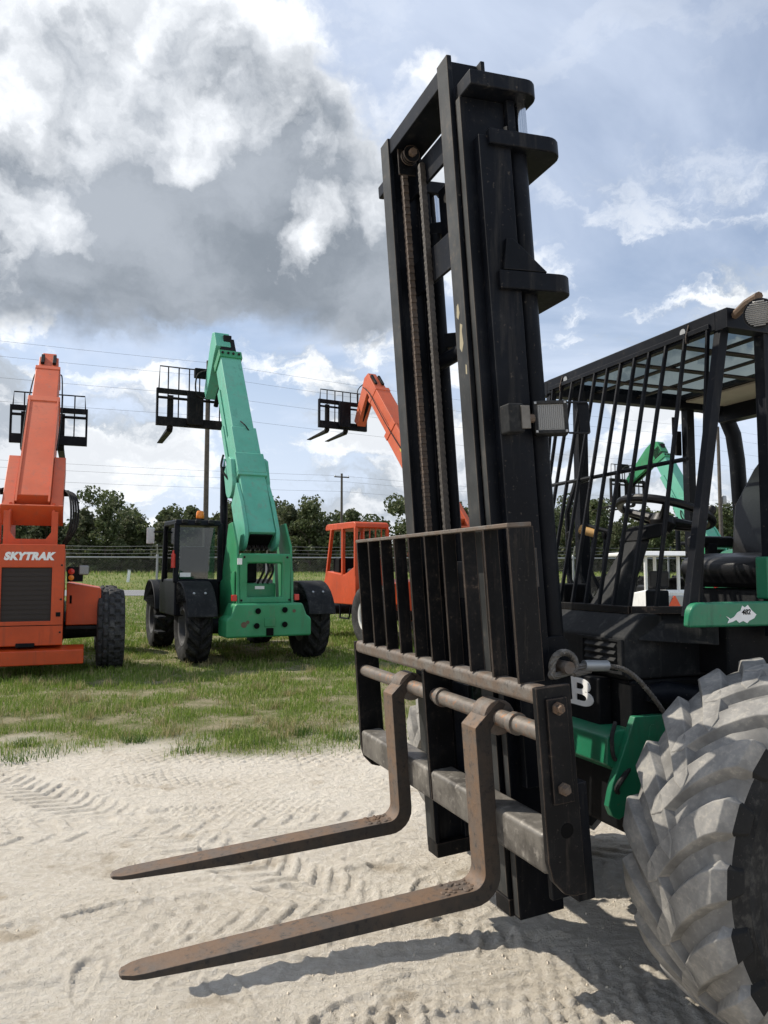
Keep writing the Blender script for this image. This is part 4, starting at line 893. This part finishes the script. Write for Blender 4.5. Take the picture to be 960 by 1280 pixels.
# work lamp on the mast
lb = mp('lamp_bracket', M().box(MC + .433, MC + .50, .850, .955, -.222, -.158), 'black_dust', .008)
mp('bracket_plate', M().box(MC + .50, MC + .508, .862, .945, -.240, -.205), 'bar_steel', .002, lb); mp('bracket_arm', M().tube([(MC + .47, .90, -.21), (MC + .47, .905, -.275)], .016, 8), 'rust_steel', 0, lb)
LC = Vector(mf(MC + .475, .905, -.345)); LX = Vector((.50, .86, 0)).normalized() # sideways axis of the lamp head (local)
def lampfn(a, b, c): return tuple(LC + LX * a + Vector((0, -.07, 1)).normalized() * b + Vector((LX.y, -LX.x, -.05)) * c)
lh = obj('work_lamp', MB(lampfn).box(-.062, .062, -.062, .062, -.06, .02), 'black_dust', FL, .012, seg=3)
obj('lens', MB(lampfn).box(-.048, .048, -.048, .048, .02, .025), 'lamp_glass', lh, .008, seg=3)
for k in range(13): obj('lens_rib', MB(lampfn).tube([(-.042 + .007 * k, -.043, .0245), (-.042 + .007 * k, .043, .0245)], .0032, 6), 'lamp_glass', lh)
obj('lens_rim', frame_plate(MB(lambda a, b, c: lampfn(a, c, b)), -.06, .06, -.06, .06, -.047, .047, -.047, .047, .02, .032), 'black_dust', lh, .003)
for (a, b) in ((-.052, -.052), (.052, -.052), (-.052, .052), (.052, .052)): obj('screw', MB(lampfn).box(a - .004, a + .004, b - .004, b + .004, .03, .036), 'galv', lh)
for b in (-.056, .056): obj('lamp_guard', MB(lampfn).tube([(.062, b, .0), (.135, b, -.02)], .004, 6), 'black', lh)
obj('lamp_guard_plate', MB(lampfn).box(.10, .14, -.056, .056, -.03, -.022), 'black', lh, .004)
# hydraulic hoses down inside the mast
for q_ in (((.285, 1.205), (.300, 1.185), (.316, 1.215), (.310, 1.262), (.318, 1.285), (.300, 1.295), (.292, 1.255)), ((.278, 1.325), (.290, 1.312), (.303, 1.335), (.297, 1.372), (.284, 1.366)), ((.318, 1.10), (.328, 1.095), (.330, 1.13), (.320, 1.135))):
    mp('scraped_paint', M().add([(MC + x_, u_, -.0972) for (x_, u_) in q_], [tuple(range(len(q_)))]), 'primer', 0)
mp('warning_sticker', M().box(MC + .4322, MC + .4335, .30, .44, -.27, -.18), 'black_worn_lit', 0)
mp('hydraulic_hose', M().tube([(MC + .30 + .01 * math.sin(u_ * 4), u_, -.40) for u_ in np.linspace(-.5, 1.38, 14)], .012, 8), 'rubber', 0)

# ---- carriage, load guard and forks
car = obj('carriage', M().box(-.82, .82, -.545, -.420, -.105, .0), 'bar_steel', FL, .016, seg=3)
def cp(name, mb, mat='black_rust', bev=.003, par=None, **k): return obj(name, mb, mat, par or FL, bev, **k)
cp('upper_bar', M().box(-.845, .83, -.036, .022, -.062, -.004), 'rust_light', .018, seg=3)
cp('fork_shaft', M().tube([(-.82, -.128, -.045), (.82, -.128, -.045)], .029, 16), 'shaft_steel', 0)
for x_ in (.06, .62): cp('shaft_collar', M().tube([(x_, -.128, -.045), (x_ + .03, -.128, -.045)], .037, 16), 'shaft_steel', 0)
endp = [(.020, 0.0), (-.50, 0.0), (-.555, -.012), (-.600, -.050), (-.612, -.085), (-.612, -.125), (.020, -.122)]
for (x0, x1) in ((.822, .846), (-.846, -.822)):
    mb = M(); n = len(endp); mb.add([(x, u_, d_) for x in (x0, x1) for (u_, d_) in endp], [tuple(range(n))[::-1], tuple(range(n, 2 * n))] + [(i, (i + 1) % n, n + (i + 1) % n, n + i) for i in range(n)])
    ep = cp('end_plate', mb)
    xo = x1 if x1 > 0 else x0; sg = 1 if x1 > 0 else -1
    pad = cp('bolted_pad', M().box(xo, xo + sg * .012, -.33, -.015, -.100, -.028), par=ep)
    for (u_, d_) in ((-.045, -.062), (-.285, -.062)):
        bo = cp('bolt', M().lathe([(0, .026), (.012, .026), (.014, .012), (.020, .012), (.020, 0)], (xo + sg * .012, u_, d_), (sg, 0, 0), 6), 'rust_steel', 0, ep)
    cp('pin_hole', M().lathe([(0, .0015), (.021, .0015), (.023, 0)], (xo, -.415, -.072), (sg, 0, 0), 16), 'ink', 0, ep)
cp('centre_plate', M().box(-.004, .018, -.535, -.020, -.112, .004)); cp('centre_plate', M().box(.022, .16, -.50, -.08, -.13, -.118), 'black')
for x_ in (.66,): cp('roller_bracket', M().box(x_ - .012, x_ + .012, -.70, -.04, -.225, -.112), 'black')
for x_ in (.745,): cp('back_plate', M().box(x_ - .01, x_ + .05, -.66, -.30, -.19, -.128), 'black')
lg = cp('load_guard', M().box(-.712, .752, .513, .527, -.088, .002), 'rust_light', .003)
for i in range(10):
    s_ = -.706 + i * (1.446 / 9)
    cp('guard_slat', M().box(s_, s_ + .011, .02, .513, -.056 if i < 9 else -.094, .0), 'black_rust', .0015, lg)
def fork(s0, wd):
    mb = M(); df = .053; vf = -.675
    prof = [(-.15, df), (vf + .05, df)] + [(vf + .05 - .05 * math.sin(R(a)), df + .05 - .05 * math.cos(R(a))) for a in range(15, 91, 15)]
    top = [(vf, df + .05), (vf, df + 1.15), (vf - .006, df + 1.158), (vf - .014, df + 1.150), (vf - .042, df + .70), (vf - .054, df + .05)]
    heel = [(vf - .054 + .095 * (1 - math.cos(R(a))), df + .04 - .098 * math.sin(R(a))) for a in range(10, 91, 16)]
    pr = prof + top[1:] + heel + [(-.165, df - .058), (-.085, -.072), (-.069, -.045)]
    n = len(pr); L_ = len(pr)
    def width(d_):                       # tip narrows and rounds off
        k = max(0, (d_ - (df + .80)) / .36); k = min(1, k); e_ = max(0, (d_ - (df + 1.085)) / .076); return wd * (1 - .10 * k ** 1.6) * math.sqrt(max(.06, 1 - min(1, e_) ** 2))
    # split the long blade so that it can taper
    pts = []
    for (u_, d_) in pr: pts.append((u_, d_))
    fine = []
    for i in range(L_):
        a, b_ = pts[i], pts[(i + 1) % L_]; m_ = max(1, int(abs(a[1] - b_[1]) / .03)); fine += [(a[0] + (b_[0] - a[0]) * k / m_, a[1] + (b_[1] - a[1]) * k / m_) for k in range(m_)]
    n = len(fine); c_ = s0 + wd / 2
    mb.add([(c_ + sg * width(d_) / 2, u_, d_) for sg in (-1, 1) for (u_, d_) in fine], [(i, (i + 1) % n, n + (i + 1) % n, n + i) for i in range(n)])
    me = mb.mesh('fork'); bm = bmesh.new(); bm.from_mesh(me); bmesh.ops.holes_fill(bm, edges=bm.edges); bmesh.ops.triangulate(bm, faces=[f_ for f_ in bm.faces if len(f_.verts) > 4]); bmesh.ops.recalc_face_normals(bm, faces=bm.faces); bm.to_mesh(me); bm.free()
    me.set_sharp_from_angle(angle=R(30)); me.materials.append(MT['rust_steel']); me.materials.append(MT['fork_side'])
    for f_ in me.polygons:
        if abs(f_.normal.x) > .8: f_.material_index = 1  # side faces get the darker rust with shade painted in
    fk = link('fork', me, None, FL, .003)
    eye = [(.058 * math.cos(R(a)) - .128, .058 * math.sin(R(a)) - .045) for a in range(-60, 211, 18)]
    eye = [(-.128 + .058 * math.cos(R(a)), -.045 + .058 * math.sin(R(a))) for a in range(-100, 101, 20)] + [(-.19, df), (-.19, df - .05)]
    m2 = M(); q = [(-.055, df), (-.075, df)] ; ring_ = [(-.128 + .060 * math.sin(R(a)), -.045 + .060 * math.cos(R(a))) for a in range(0, 360, 20)]
    n = len(ring_); m2.add([(x, u_, d_) for x in (s0 + .004, s0 + wd - .004) for (u_, d_) in ring_], [tuple(range(n))[::-1], tuple(range(n, 2 * n))] + [(i, (i + 1) % n, n + (i + 1) % n, n + i) for i in range(n)])
    cp('fork_eye', m2, 'rust_light', .003, fk)
    m3 = M()
    for k in range(26): 
        a, b_, r_ = s0 + random.uniform(.005, wd - .005), df + random.uniform(.03, .14), random.uniform(.004, .010)
        m3.lathe([(0, -r_ * .4), (r_ * 1.4, -r_ * .2), (r_, r_ * .2), (0, r_ * .3)], (a, vf + .003, b_), (0, 1, 0), 6)
    kind(cp('caked_dirt', m3, 'rust_steel', 0, fk), 'stuff')
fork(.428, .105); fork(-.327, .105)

# ---- wire rope with a thimble eye hooked on a pin beside the mast
rp = cp('rope_anchor', M().tube([(.445, .012, -.32), (.560, .012, -.32)], .022, 14), 'rust_light', 0)
cp('anchor_lug', M().add([(x, u_, d_) for x in (.445, .47) for (u_, d_) in [(-.12, -.25), (.09, -.25), (.115, -.28), (.115, -.36), (.09, -.385), (-.12, -.385)]], [(5, 4, 3, 2, 1, 0), (6, 7, 8, 9, 10, 11)] + [(i, (i + 1) % 6, 6 + (i + 1) % 6, 6 + i) for i in range(6)]), 'black', .004, rp)
def rope(pts, r, par, turns):
    P = [Vector(mf(*p)) for p in pts]; q = []
    for i in range(len(P) - 1):
        a, b, c_, d = P[max(i - 1, 0)], P[i], P[i + 1], P[min(i + 2, len(P) - 1)]
        for k in range(10):
            t = k / 10; q.append(.5 * ((2 * b) + (c_ - a) * t + (2 * a - 5 * b + 4 * c_ - d) * t * t + (3 * b - 3 * c_ + d - a) * t ** 3))
    q.append(P[-1]); n = len(q); mb = MB()
    for st in range(6):
        pp = []
        for i, p in enumerate(q):
            t = (q[min(i + 1, n - 1)] - q[max(i - 1, 0)]).normalized(); x = t.cross(Vector((.31, .2, .93))).normalized(); y = t.cross(x); an = st * math.pi / 3 + turns * 2 * math.pi * i / n
            pp.append(p + (x * math.cos(an) + y * math.sin(an)) * r * .62)
        mb.tube(pp, r * .42, 5)
    return kind(obj('wire_rope', mb, 'bar_steel', par), 'stuff')
cx_, cu_ = -.32, .012
loop = [(.525, cu_ + .052 * math.sin(R(a)), cx_ + .052 * math.cos(R(a))) for a in range(-150, 151, 30)]
rope([(.525, -.012, -.43)] + [(.525, cu_ + .050 * math.sin(R(a)), cx_ + .050 * math.cos(R(a))) for a in range(215, -36, -25)] + [(.525, .008, -.43)], .0125, rp, 6)
cp('rope_ferrule', M().tube([(.525, .006, -.405), (.525, -.006, -.505)], .020, 14), 'galv', 0, rp)
rope([(.525, -.006, -.50), (.53, -.03, -.58), (.53, -.10, -.66), (.53, -.24, -.76), (.50, -.42, -.86)], .010, rp, 9)

# ---- wheels
def lug_mesh(mirror):
    tp = [(-.050, .606), (-.01, .606), (.03, .605), (.08, .604), (.125, .602), (.160, .598), (.190, .588), (.206, .546), (.213, .490)]
    bt = [(-.050, .560), (-.01, .560), (.03, .560), (.08, .559), (.125, .557), (.155, .550), (.178, .535), (.186, .510), (.196, .470)]
    ph = [-.09, -.02, .07, .165, .235, .285, .318, .330, .335]; vs = []
    for k, ((h, r), (hb, rb), p) in enumerate(zip(tp, bt, ph)):
        wt, wb = (.080, .130) if k < 7 else ((.076, .105), (.060, .080))[k - 7]
        if k == 0: wt, wb = .045, .075
        for (hh_, rr_, pp) in ((hb, rb, p - wb), (h, r, p - wt), (h, r, p + wt), (hb, rb, p + wb)): vs.append((hh_ * mirror, -rr_ * math.cos(pp), rr_ * math.sin(pp)))
    n = len(tp); fs = [(i * 4 + k, i * 4 + (k + 1) % 4, (i + 1) * 4 + (k + 1) % 4, (i + 1) * 4 + k) for i in range(n - 1) for k in range(4)] + [(3, 2, 1, 0), ((n - 1) * 4, (n - 1) * 4 + 1, (n - 1) * 4 + 2, (n - 1) * 4 + 3)]
    mb = MB(); mb.add(vs, fs); me = mb.mesh('tread_lug', 22); me.materials.append(MT['lug']); me.materials.append(MT['rubber'])
    for f_ in me.polygons:
        if abs(f_.center.x) > .200: f_.material_index = 1
    return me
LUG = {1: lug_mesh(1), -1: lug_mesh(-1)}
CARC = MB().lathe([(.335, -.165), (.37, -.190), (.41, -.200), (.415, -.204), (.42, -.200), (.46, -.205), (.465, -.209), (.47, -.205), (.52, -.196), (.560, -.170), (.574, -.10), (.577, 0), (.574, .10), (.560, .170), (.52, .196), (.47, .205), (.465, .209), (.46, .205), (.42, .200), (.415, .204), (.41, .200), (.37, .190), (.335, .165), (.335, -.165)], (0, 0, 0), (1, 0, 0), 64, False).mesh('tyre', 60)
BEAD = MB().ring((.178, 0, 0), (1, 0, 0), .362, .010, 48, 6).mesh('sidewall_bead')
CARC.materials.append(MT['rubber']); CARC.materials.append(MT['lug'])
for f_ in CARC.polygons:
    if abs(f_.center.x) < .2 and math.hypot(f_.center.y, f_.center.z) > .515: f_.material_index = 1
def drive_wheel(s_, t_, side):
    o = link('front_wheel', rim_mesh(.345, .40, side), 'rim', FL); o.location = (s_, t_, .598)
    link('tyre', CARC, 'rubber', o)
    b_ = link('sidewall_bead', BEAD, 'rubber', o); b_.scale = (side, 1, 1)
    link('hub', HUB[side], 'black_dust', o)
    for k in range(10):
        nt = link('wheel_nut', NUT, 'galv', o); a = k * math.pi / 5; nt.location = (.008 * side, .15 * math.cos(a), .15 * math.sin(a))
    for k in range(19):
        for mr in (1, -1):
            l = link('tread_lug', LUG[mr], 'lug', o, .0035); l.rotation_euler = (-(k + (.5 if mr < 0 else 0)) * 2 * math.pi / 19 - .06, 0, 0)
AX = .950
drive_wheel(.955, AX, 1); drive_wheel(-.84, AX, -1)
for s_, sd in ((.86, 1), (-.76, -1)):
    ow = wheel(FL, (s_, 2.95, .45), sd, tyre_mesh(.45, .30, .24, .03, 18, 'chev', 8), .24, .30, 'black_dust', 'rubber_old'); ow.name = 'rear_wheel'

# ---- chassis
def fp(name, mb, mat='black', bev=.004, par=None, **k): return obj(name, mb, mat, par or FL, bev, **k)
ch = fp('chassis', MB().box(-.38, .48, .62, 3.1, .52, .80), 'black_flat', .02)
fp('front_axle', MB().tube([(-.62, AX, .60), (-.2, AX, .62), (.3, AX, .62), (.72, AX, .60)], [.11, .16, .16, .11], 16), 'black_dust', 0)
fp('rear_axle', MB().tube([(-.62, 2.95, .46), (.72, 2.95, .46)], .10, 12), 'black_dust', 0)
for sg, s_ in ((1, .47), (-1, -.37)):
    pv = [(.655, .955), (.80, .955), (.98, .90), (1.0, .62), (.72, .62)] + [(.672 + .048 * math.cos(R(a)), .628 + .048 * math.sin(R(a))) for a in range(20, 181, 32)] + [(.600, .600), (.575, .588), (.545, .602), (.528, .640), (.548, .72)]
    pb = fp('mast_bracket', MB().prism(pv, 'x', s_ - .016, s_ + .016), 'green', .005)
    fp('bracket_slot', MB().prism(arc(.735, .905, .018, 20, 200, 6) + arc(.722, .845, .018, 200, 380, 6), 'x', s_ + sg * .0162, s_ + sg * .019), 'green', 0, pb)
    fp('pivot_pin', MB().tube([(s_ - .06, .672, .628), (s_ + .06, .672, .628)], .044, 14), 'rust_steel', 0, pb)
    fp('pivot_cap', MB().tube([(s_ + sg * .01, .70, .60), (s_ + sg * .075, .70, .60)], .06, 14), 'black_rust', 0, pb)
    fp('tilt_cylinder', MB().tube([(s_ + sg * .0, .73, 1.035), (s_ + sg * .01, .80, 1.03), (s_ + sg * .06, 1.55, .92)], [.03, .05, .052], 14), 'black', 0)
fp('front_beam', MB().prism([(.545, .78), (.66, .72), (.90, .72), (.90, .90), (.60, .905), (.55, .88)], 'x', -.35, .455), 'green', .008)
fp('lower_beam', MB().box(-.35, .45, .66, .9, .56, .70), 'black_rust', .01)
hose(ch, [(.44, .60, .93), (.47, .56, .88), (.46, .58, .80), (.44, .66, .82)], .008); hose(ch, [(.46, .66, .78), (.49, .6, .75), (.49, .56, .70), (.45, .62, .66)], .010)
# front cowl with louvres and lettering
cw = fp('front_cowl', MB().prism([(.735, 1.335), (.640, 1.245), (.640, 1.10), (.66, 1.085), (1.05, 1.085), (1.05, 1.335)], 'x', -.36, .455), 'black_dust', .012)
for k in range(4): fp('louvre', MB().hexa([(.215 - .0 * k, .640, 1.222 - k * .026), (.405, .640, 1.222 - k * .026), (.405, .640, 1.204 - k * .026), (.215, .640, 1.204 - k * .026)], [(.215, .626, 1.206 - k * .026), (.405, .626, 1.206 - k * .026), (.405, .628, 1.202 - k * .026), (.215, .628, 1.202 - k * .026)]), 'black_dust', .001, cw)
fp('vent_frame', frame_plate(MB(), .16, .445, 1.105, 1.238, .20, .42, 1.115, 1.228, .632, .642), 'black_dust', .002, cw)
lp = fp('letter_panel', MB().box(-.30, .345, .600, .66, .885, 1.082), 'black_flat', .008)
tm = text_mesh('JCB', .20, .002, 0, .0045, 1.08); xs_ = [v.co.x for v in tm.vertices]; ys_ = [v.co.y for v in tm.vertices]
for v in tm.vertices: v.co.x = (v.co.x - max(xs_)) * .50 / (max(xs_) - min(xs_)); v.co.y = (v.co.y - min(ys_)) * .145 / (max(ys_) - min(ys_))
o = link('lettering', tm, 'decal', lp); o.rotation_euler = (R(90), 0, 0); o.location = (.312, .597, .925)
fp('front_body', MB().box(-.36, .46, .662, 1.3, .80, 1.083), 'black_flat', .01)
# engine bay, floor, counterweight behind
fp('cab_floor', MB().prism([(1.0, 1.10), (3.0, .95), (3.0, 1.28), (1.0, 1.32)], 'x', -.50, .60), 'black_flat', .01)
fp('engine_hood', MB().prism([(1.98, 1.25), (3.15, 1.20), (3.2, 1.35), (3.1, 1.5), (2.05, 1.62), (1.98, 1.6)], 'x', -.45, .55), 'green', .04, seg=3)
fp('counterweight', MB().prism([(2.9, .50), (3.5, .55), (3.55, 1.1), (3.4, 1.35), (3.16, 1.35), (3.0, 1.1)], 'x', -.6, .7), 'green', .05, seg=3)
# mudguards with a fish sticker
for sg, s_ in ((1, .70), (-1, -.60)):
    fpoly = arc(.800, 1.340, .045, 180, 90, 4) + [(1.95, 1.386), (2.0, 1.2), (1.95, 1.2), (1.90, 1.286), (.750, 1.296)]
    fd = fp('mudguard', MB().prism(fpoly, 'x', s_ - .06, s_ - .02), 'green', .010, seg=3)
    if sg > 0:
        xo = s_ - .0195
        fish = [(.905, 1.312), (.930, 1.330), (.945, 1.352), (.960, 1.372), (.963, 1.389), (.974, 1.378), (.985, 1.372), (1.0, 1.352), (1.018, 1.342), (1.005, 1.325), (.985, 1.318), (.968, 1.308), (.950, 1.313), (.935, 1.308), (.918, 1.318)]
        fish = [(.870, 1.335), (.885, 1.326), (.898, 1.332), (.910, 1.346), (.922, 1.352), (.928, 1.368), (.938, 1.362), (.948, 1.370), (.962, 1.352), (.978, 1.338), (.970, 1.326), (.952, 1.318), (.944, 1.310), (.930, 1.318), (.915, 1.312), (.905, 1.322), (.892, 1.316), (.874, 1.312), (.880, 1.324)]
        fk_ = fp('fish_sticker', MB().prism([((a - .924) * 1.35 + .990, (b - 1.341) * 1.12 + 1.341) for a, b in fish], 'x', xo, xo + .0015), 'decal', 0, fd)
        tm = text_mesh('482', .022, .0006, .2, .0004); o = link('lettering', tm, 'ink', fd); o.rotation_euler = (R(90), 0, R(90)); o.location = (xo + .0022, 1.012, 1.347); o.scale = (1.3, 1.2, 1)
    if sg < 0: fd.location.z = -.10; continue
    sp = fp('seat_side_panel', MB().box(s_ - .09, s_ - .03, 1.14, 1.95, 1.392, 1.555), 'green', .008)
    if sg > 0: fp('sticker', MB().lathe([(0, .0015), (.012, .0015), (.012, 0)], (s_ - .03, 1.155, 1.435), (1, 0, 0), 10), 'decal', 0, sp)
# ---- operator's cage
cage = fp('cab_cage', MB().box(-.53, .63, .962, .998, 2.425, 2.500), 'black', .005)
def kp(name, mb, mat='black', bev=.003, par=None, **k): return obj(name, mb, mat, par or FL, bev, **k)
for sg, s_ in ((1, .66), (-1, -.56)):
    kp('roof_side_beam', MB().box(s_ - .03, s_ + .03, .962, 2.20, 2.42, 2.498))
    kp('front_post', MB().beam((s_ - sg * .03, .79, 1.33), (s_ - sg * .03, .995, 2.44), .036, .040, (0, 1, 0)))
    kp('door_post', MB().box(s_ - .03 if sg > 0 else s_ - .02, s_ + .02 if sg > 0 else s_ + .03, 1.155, 1.215, 1.25, 2.425))
    kp('rear_post', MB().tube([(s_, 2.0, 2.46), (s_, 2.12, 2.45), (s_, 2.21, 2.40), (s_, 2.262, 2.30), (s_, 2.285, 2.15), (s_, 2.33, 1.25)], .045, 12), bev=0)
    kp('centre_post', MB().box(s_ - .025, s_ + .025, 1.90, 1.95, 1.25, 2.425))
    lt = kp('latch', MB().box(s_ - .04, s_ - .025, 1.86, 1.90, 2.16, 2.30), 'black_flat'); kp('latch_rod', MB().tube([(s_ - .035, 1.85, 2.28), (s_ - .035, 1.85, 2.38)], .008, 6), 'black', 0, lt)
    br = kp('roof_bracket', MB().prism([(.945, 2.41), (.962, 2.41), (.962, 2.49), (.945, 2.44)], 'x', s_ - sg * .17 - .004, s_ - sg * .17 + .004), 'black_rust')
    kp('bracket_hole', MB().lathe([(0, .0015), (.016, .0015), (.016, 0)], (s_ - sg * .20, .9605, 2.465), (0, -1, 0), 10), 'galv', 0, br)
rf = kp('roof_rear', MB().box(-.55, .65, 1.84, 2.22, 2.462, 2.492), 'black', .004); kp('roof_lining', MB().box(-.50, .60, 1.86, 2.15, 2.448, 2.460), 'tan', .002, rf)
kp('rear_beam', MB().box(-.55, .65, 2.14, 2.22, 2.36, 2.46))
for k in range(2): kp('roof_bar', MB().box(-.53, .63, 1.26 + k * .28, 1.285 + k * .28, 2.452, 2.464), 'black_rust')
for s_ in (-.25, .05, .35): kp('roof_bar', MB().box(s_ - .018, s_ + .018, 1.0, 1.84, 2.440, 2.4505), 'black_rust')
kp('roof_glass', MB().box(-.53, .63, 1.0, 1.84, 2.466, 2.471), 'glass_roof', 0)
# front grille: bars, rails
kp('grille_rail', MB().beam((-.50, .962, 2.447), (.605, .962, 2.447), .020, .020), 'black', .002)
kp('sill_rail', MB().beam((-.36, .742, 1.345), (.372, .742, 1.345), .030, .030), 'black_rust', .003); kp('sill_rail', MB().beam((.372, .742, 1.345), (.60, .95, 1.352), .030, .030), 'black_rust', .003)
kp('sill_rail', MB().beam((-.36, .742, 1.345), (-.52, .90, 1.352), .030, .030), 'black_rust', .003)
for i, st_ in enumerate([.592, .472, .364, .262, .167, .073, -.022, -.117, -.211, -.300, -.390, -.47]):
    if st_ > .40: b0 = (.372 + (.60 - .372) * (.30 if i else .82), .742 + .208 * (.30 if i else .82), 1.36); b0 = (min(b0[0], st_), b0[1], b0[2])
    elif st_ < -.36: b0 = (st_, .742 + (-.36 - st_) * .98, 1.36)
    else: b0 = (st_, .742, 1.36)
    kp('grille_bar', MB().beam(b0, (st_, .962, 2.44), .010, .017, (0, 1, 0)), 'black', .002)
kp('grille_cross_rod', MB().tube([(-.42, .850, 1.918), (.535, .895, 1.935)], .009, 8), 'black', 0)
kp('side_panel', MB().add([(.38, .76, 1.33), (.60, .96, 1.337), (.60, .96, 1.22), (.46, .70, 1.235), (.365, .77, 1.33), (.585, .97, 1.337), (.585, .97, 1.22), (.445, .71, 1.235)], [(0, 1, 2, 3), (7, 6, 5, 4), (0, 4, 5, 1), (1, 5, 6, 2), (2, 6, 7, 3), (3, 7, 4, 0)]), 'black_dust', .003)
# round work lamp at the roof corner
rl = kp('roof_lamp', MB().lathe([(0, -.06), (.036, -.05), (.050, -.015), (.054, 0), (.053, .009), (.048, .009)], (.868, .93, 2.412), (.55, -.80, -.22), 24), 'black', 0)
kp('lens', MB().lathe([(0, .014), (.022, .012), (.048, .006), (.048, .0), (0, .0)], (.868, .93, 2.412), (.55, -.80, -.22), 24), 'lamp_glass', 0, rl)
_ra = Vector((.55, -.80, -.22)).normalized(); _rx = _ra.cross(Vector((0, 0, 1))).normalized(); _ry = _rx.cross(_ra)
for k in range(-6, 7):
    hh_ = math.sqrt(.045 ** 2 - (k * .0068) ** 2); c0 = Vector((.868, .93, 2.412)) + _ra * .0105 + _ry * (k * .0068); kp('lens_rib', MB().tube([c0 - _rx * hh_, c0 + _ra * .003, c0 + _rx * hh_], .003, 6), 'lamp_glass', 0, rl)
kp('lamp_bracket', MB().tube([(.69, 1.0, 2.47), (.77, .98, 2.49), (.85, .95, 2.485)], .016, 8), 'rust_steel', 0, rl)
kp('horn', MB().lathe([(0, -.05), (.04, -.05), (.05, 0), (.035, .05), (0, .06)], (.25, 2.05, 2.30), (0, 0, 1), 14), 'black', 0); hose(cage, [(-.1, 2.15, 2.38), (.05, 2.10, 2.34), (.22, 2.05, 2.33)], .008)
kp('handrail', MB().tube([(-.48, 1.05, 1.3), (-.48, 1.04, 1.8), (-.46, 1.08, 1.95), (-.47, 1.16, 1.98)], .014, 8), bev=0)
# ---- driver's place
se = fp('seat', MB().prism([(1.49, 1.50), (1.51, 1.56), (1.60, 1.585), (1.84, 1.545), (2.02, 1.57), (2.02, 1.44), (1.53, 1.42)], 'x', -.20, .30), 'seat', .045, seg=4)
fp('seat_back', MB().prism([(1.82, 1.52), (1.96, 1.50), (2.12, 1.90), (2.16, 2.12), (2.11, 2.15), (2.00, 2.04), (1.86, 1.84)], 'x', -.19, .29), 'seat', .06, se, seg=4)
fp('armrest', MB().box(-.27, -.22, 1.62, 1.90, 1.62, 1.68), 'seat', .015, se)
fp('seat_base', MB().box(-.18, .28, 1.56, 2.0, 1.31, 1.415), 'black_dust', .01, se); hose(se, [(.31, 1.50, 1.46), (.32, 1.60, 1.49), (.32, 1.72, 1.46), (.31, 1.78, 1.42)], .005, 'black_worn_lit')
fp('belt_buckle', MB().box(-.23, -.20, 1.70, 1.76, 1.56, 1.64), 'black_flat', .006, se)
col_ = fp('steering_column', MB().hexa([(-.02, .80, 1.32), (.12, .80, 1.32), (.12, .93, 1.32), (-.02, .93, 1.32)], [(.0, 1.01, 1.64), (.10, 1.01, 1.64), (.10, 1.09, 1.65), (.0, 1.09, 1.65)]), 'black_dust', .02, seg=3)
fp('column_gaiter', MB().hexa([(-.04, 1.0, 1.63), (.13, 1.0, 1.63), (.13, 1.11, 1.65), (-.04, 1.11, 1.65)], [(-.02, 1.05, 1.70), (.12, 1.05, 1.70), (.12, 1.17, 1.72), (-.02, 1.17, 1.72)]), 'black_flat', .01, col_)
wc = Vector((.05, 1.205, 1.765)); wa = Vector((0, .30, .95)).normalized()
swh = fp('steering_wheel', MB().ring(wc, wa, .205, .019, 40, 10), 'seat', 0); fp('wheel_hub', MB().lathe([(0, .02), (.05, .015), (.06, -.02), (.04, -.06), (0, -.06)], wc - wa * .03, wa, 18), 'seat', 0, swh)
for a in (200, 320, 80):
    x = wa.cross(Vector((1, 0, 0))).normalized(); y = Vector((1, 0, 0)); d_ = y * math.cos(R(a)) + x * math.sin(R(a)); fp('wheel_spoke', MB().tube([wc - wa * .03 + d_ * .03, wc - wa * .015 + d_ * .12, wc + d_ * .20], [.024, .018, .016], 8), 'seat', 0, swh)
fp('steering_knob', MB().lathe([(0, .03), (.018, .02), (.02, 0), (.01, -.02)], wc + Vector((.16, .12, 0)), wa, 12), 'seat', 0, swh)
lv = fp('column_lever', MB().tube([(-.10, 1.02, 1.68), (-.22, .96, 1.72)], .010, 8), 'black', 0); fp('lever_grip', MB().tube([(-.165, .985, 1.675), (-.235, .945, 1.70)], [.020, .022], 12), 'wood_handle', 0, lv)
for k in range(4):
    c0 = (-.30 + .03 * k, 1.0 + .05 * k, 1.32); l1 = fp('control_lever', MB().tube([c0, (c0[0] - .05, c0[1] - .06, 1.5), (c0[0] - .08, c0[1] - .02, 1.66)], .009, 7), 'black', 0); fp('lever_knob', MB().lathe([(0, .03), (.017, .02), (.018, 0), (.008, -.02)], (c0[0] - .08, c0[1] - .02, 1.67), (0, 0, 1), 10), 'black_flat', 0, l1)
fp('floor_pedal', MB().box(.24, .32, .92, .98, 1.34, 1.42), 'black_dust', .008); fp('instrument_panel', MB().box(-.40, -.14, .78, .92, 1.34, 1.44), 'black_flat', .012)
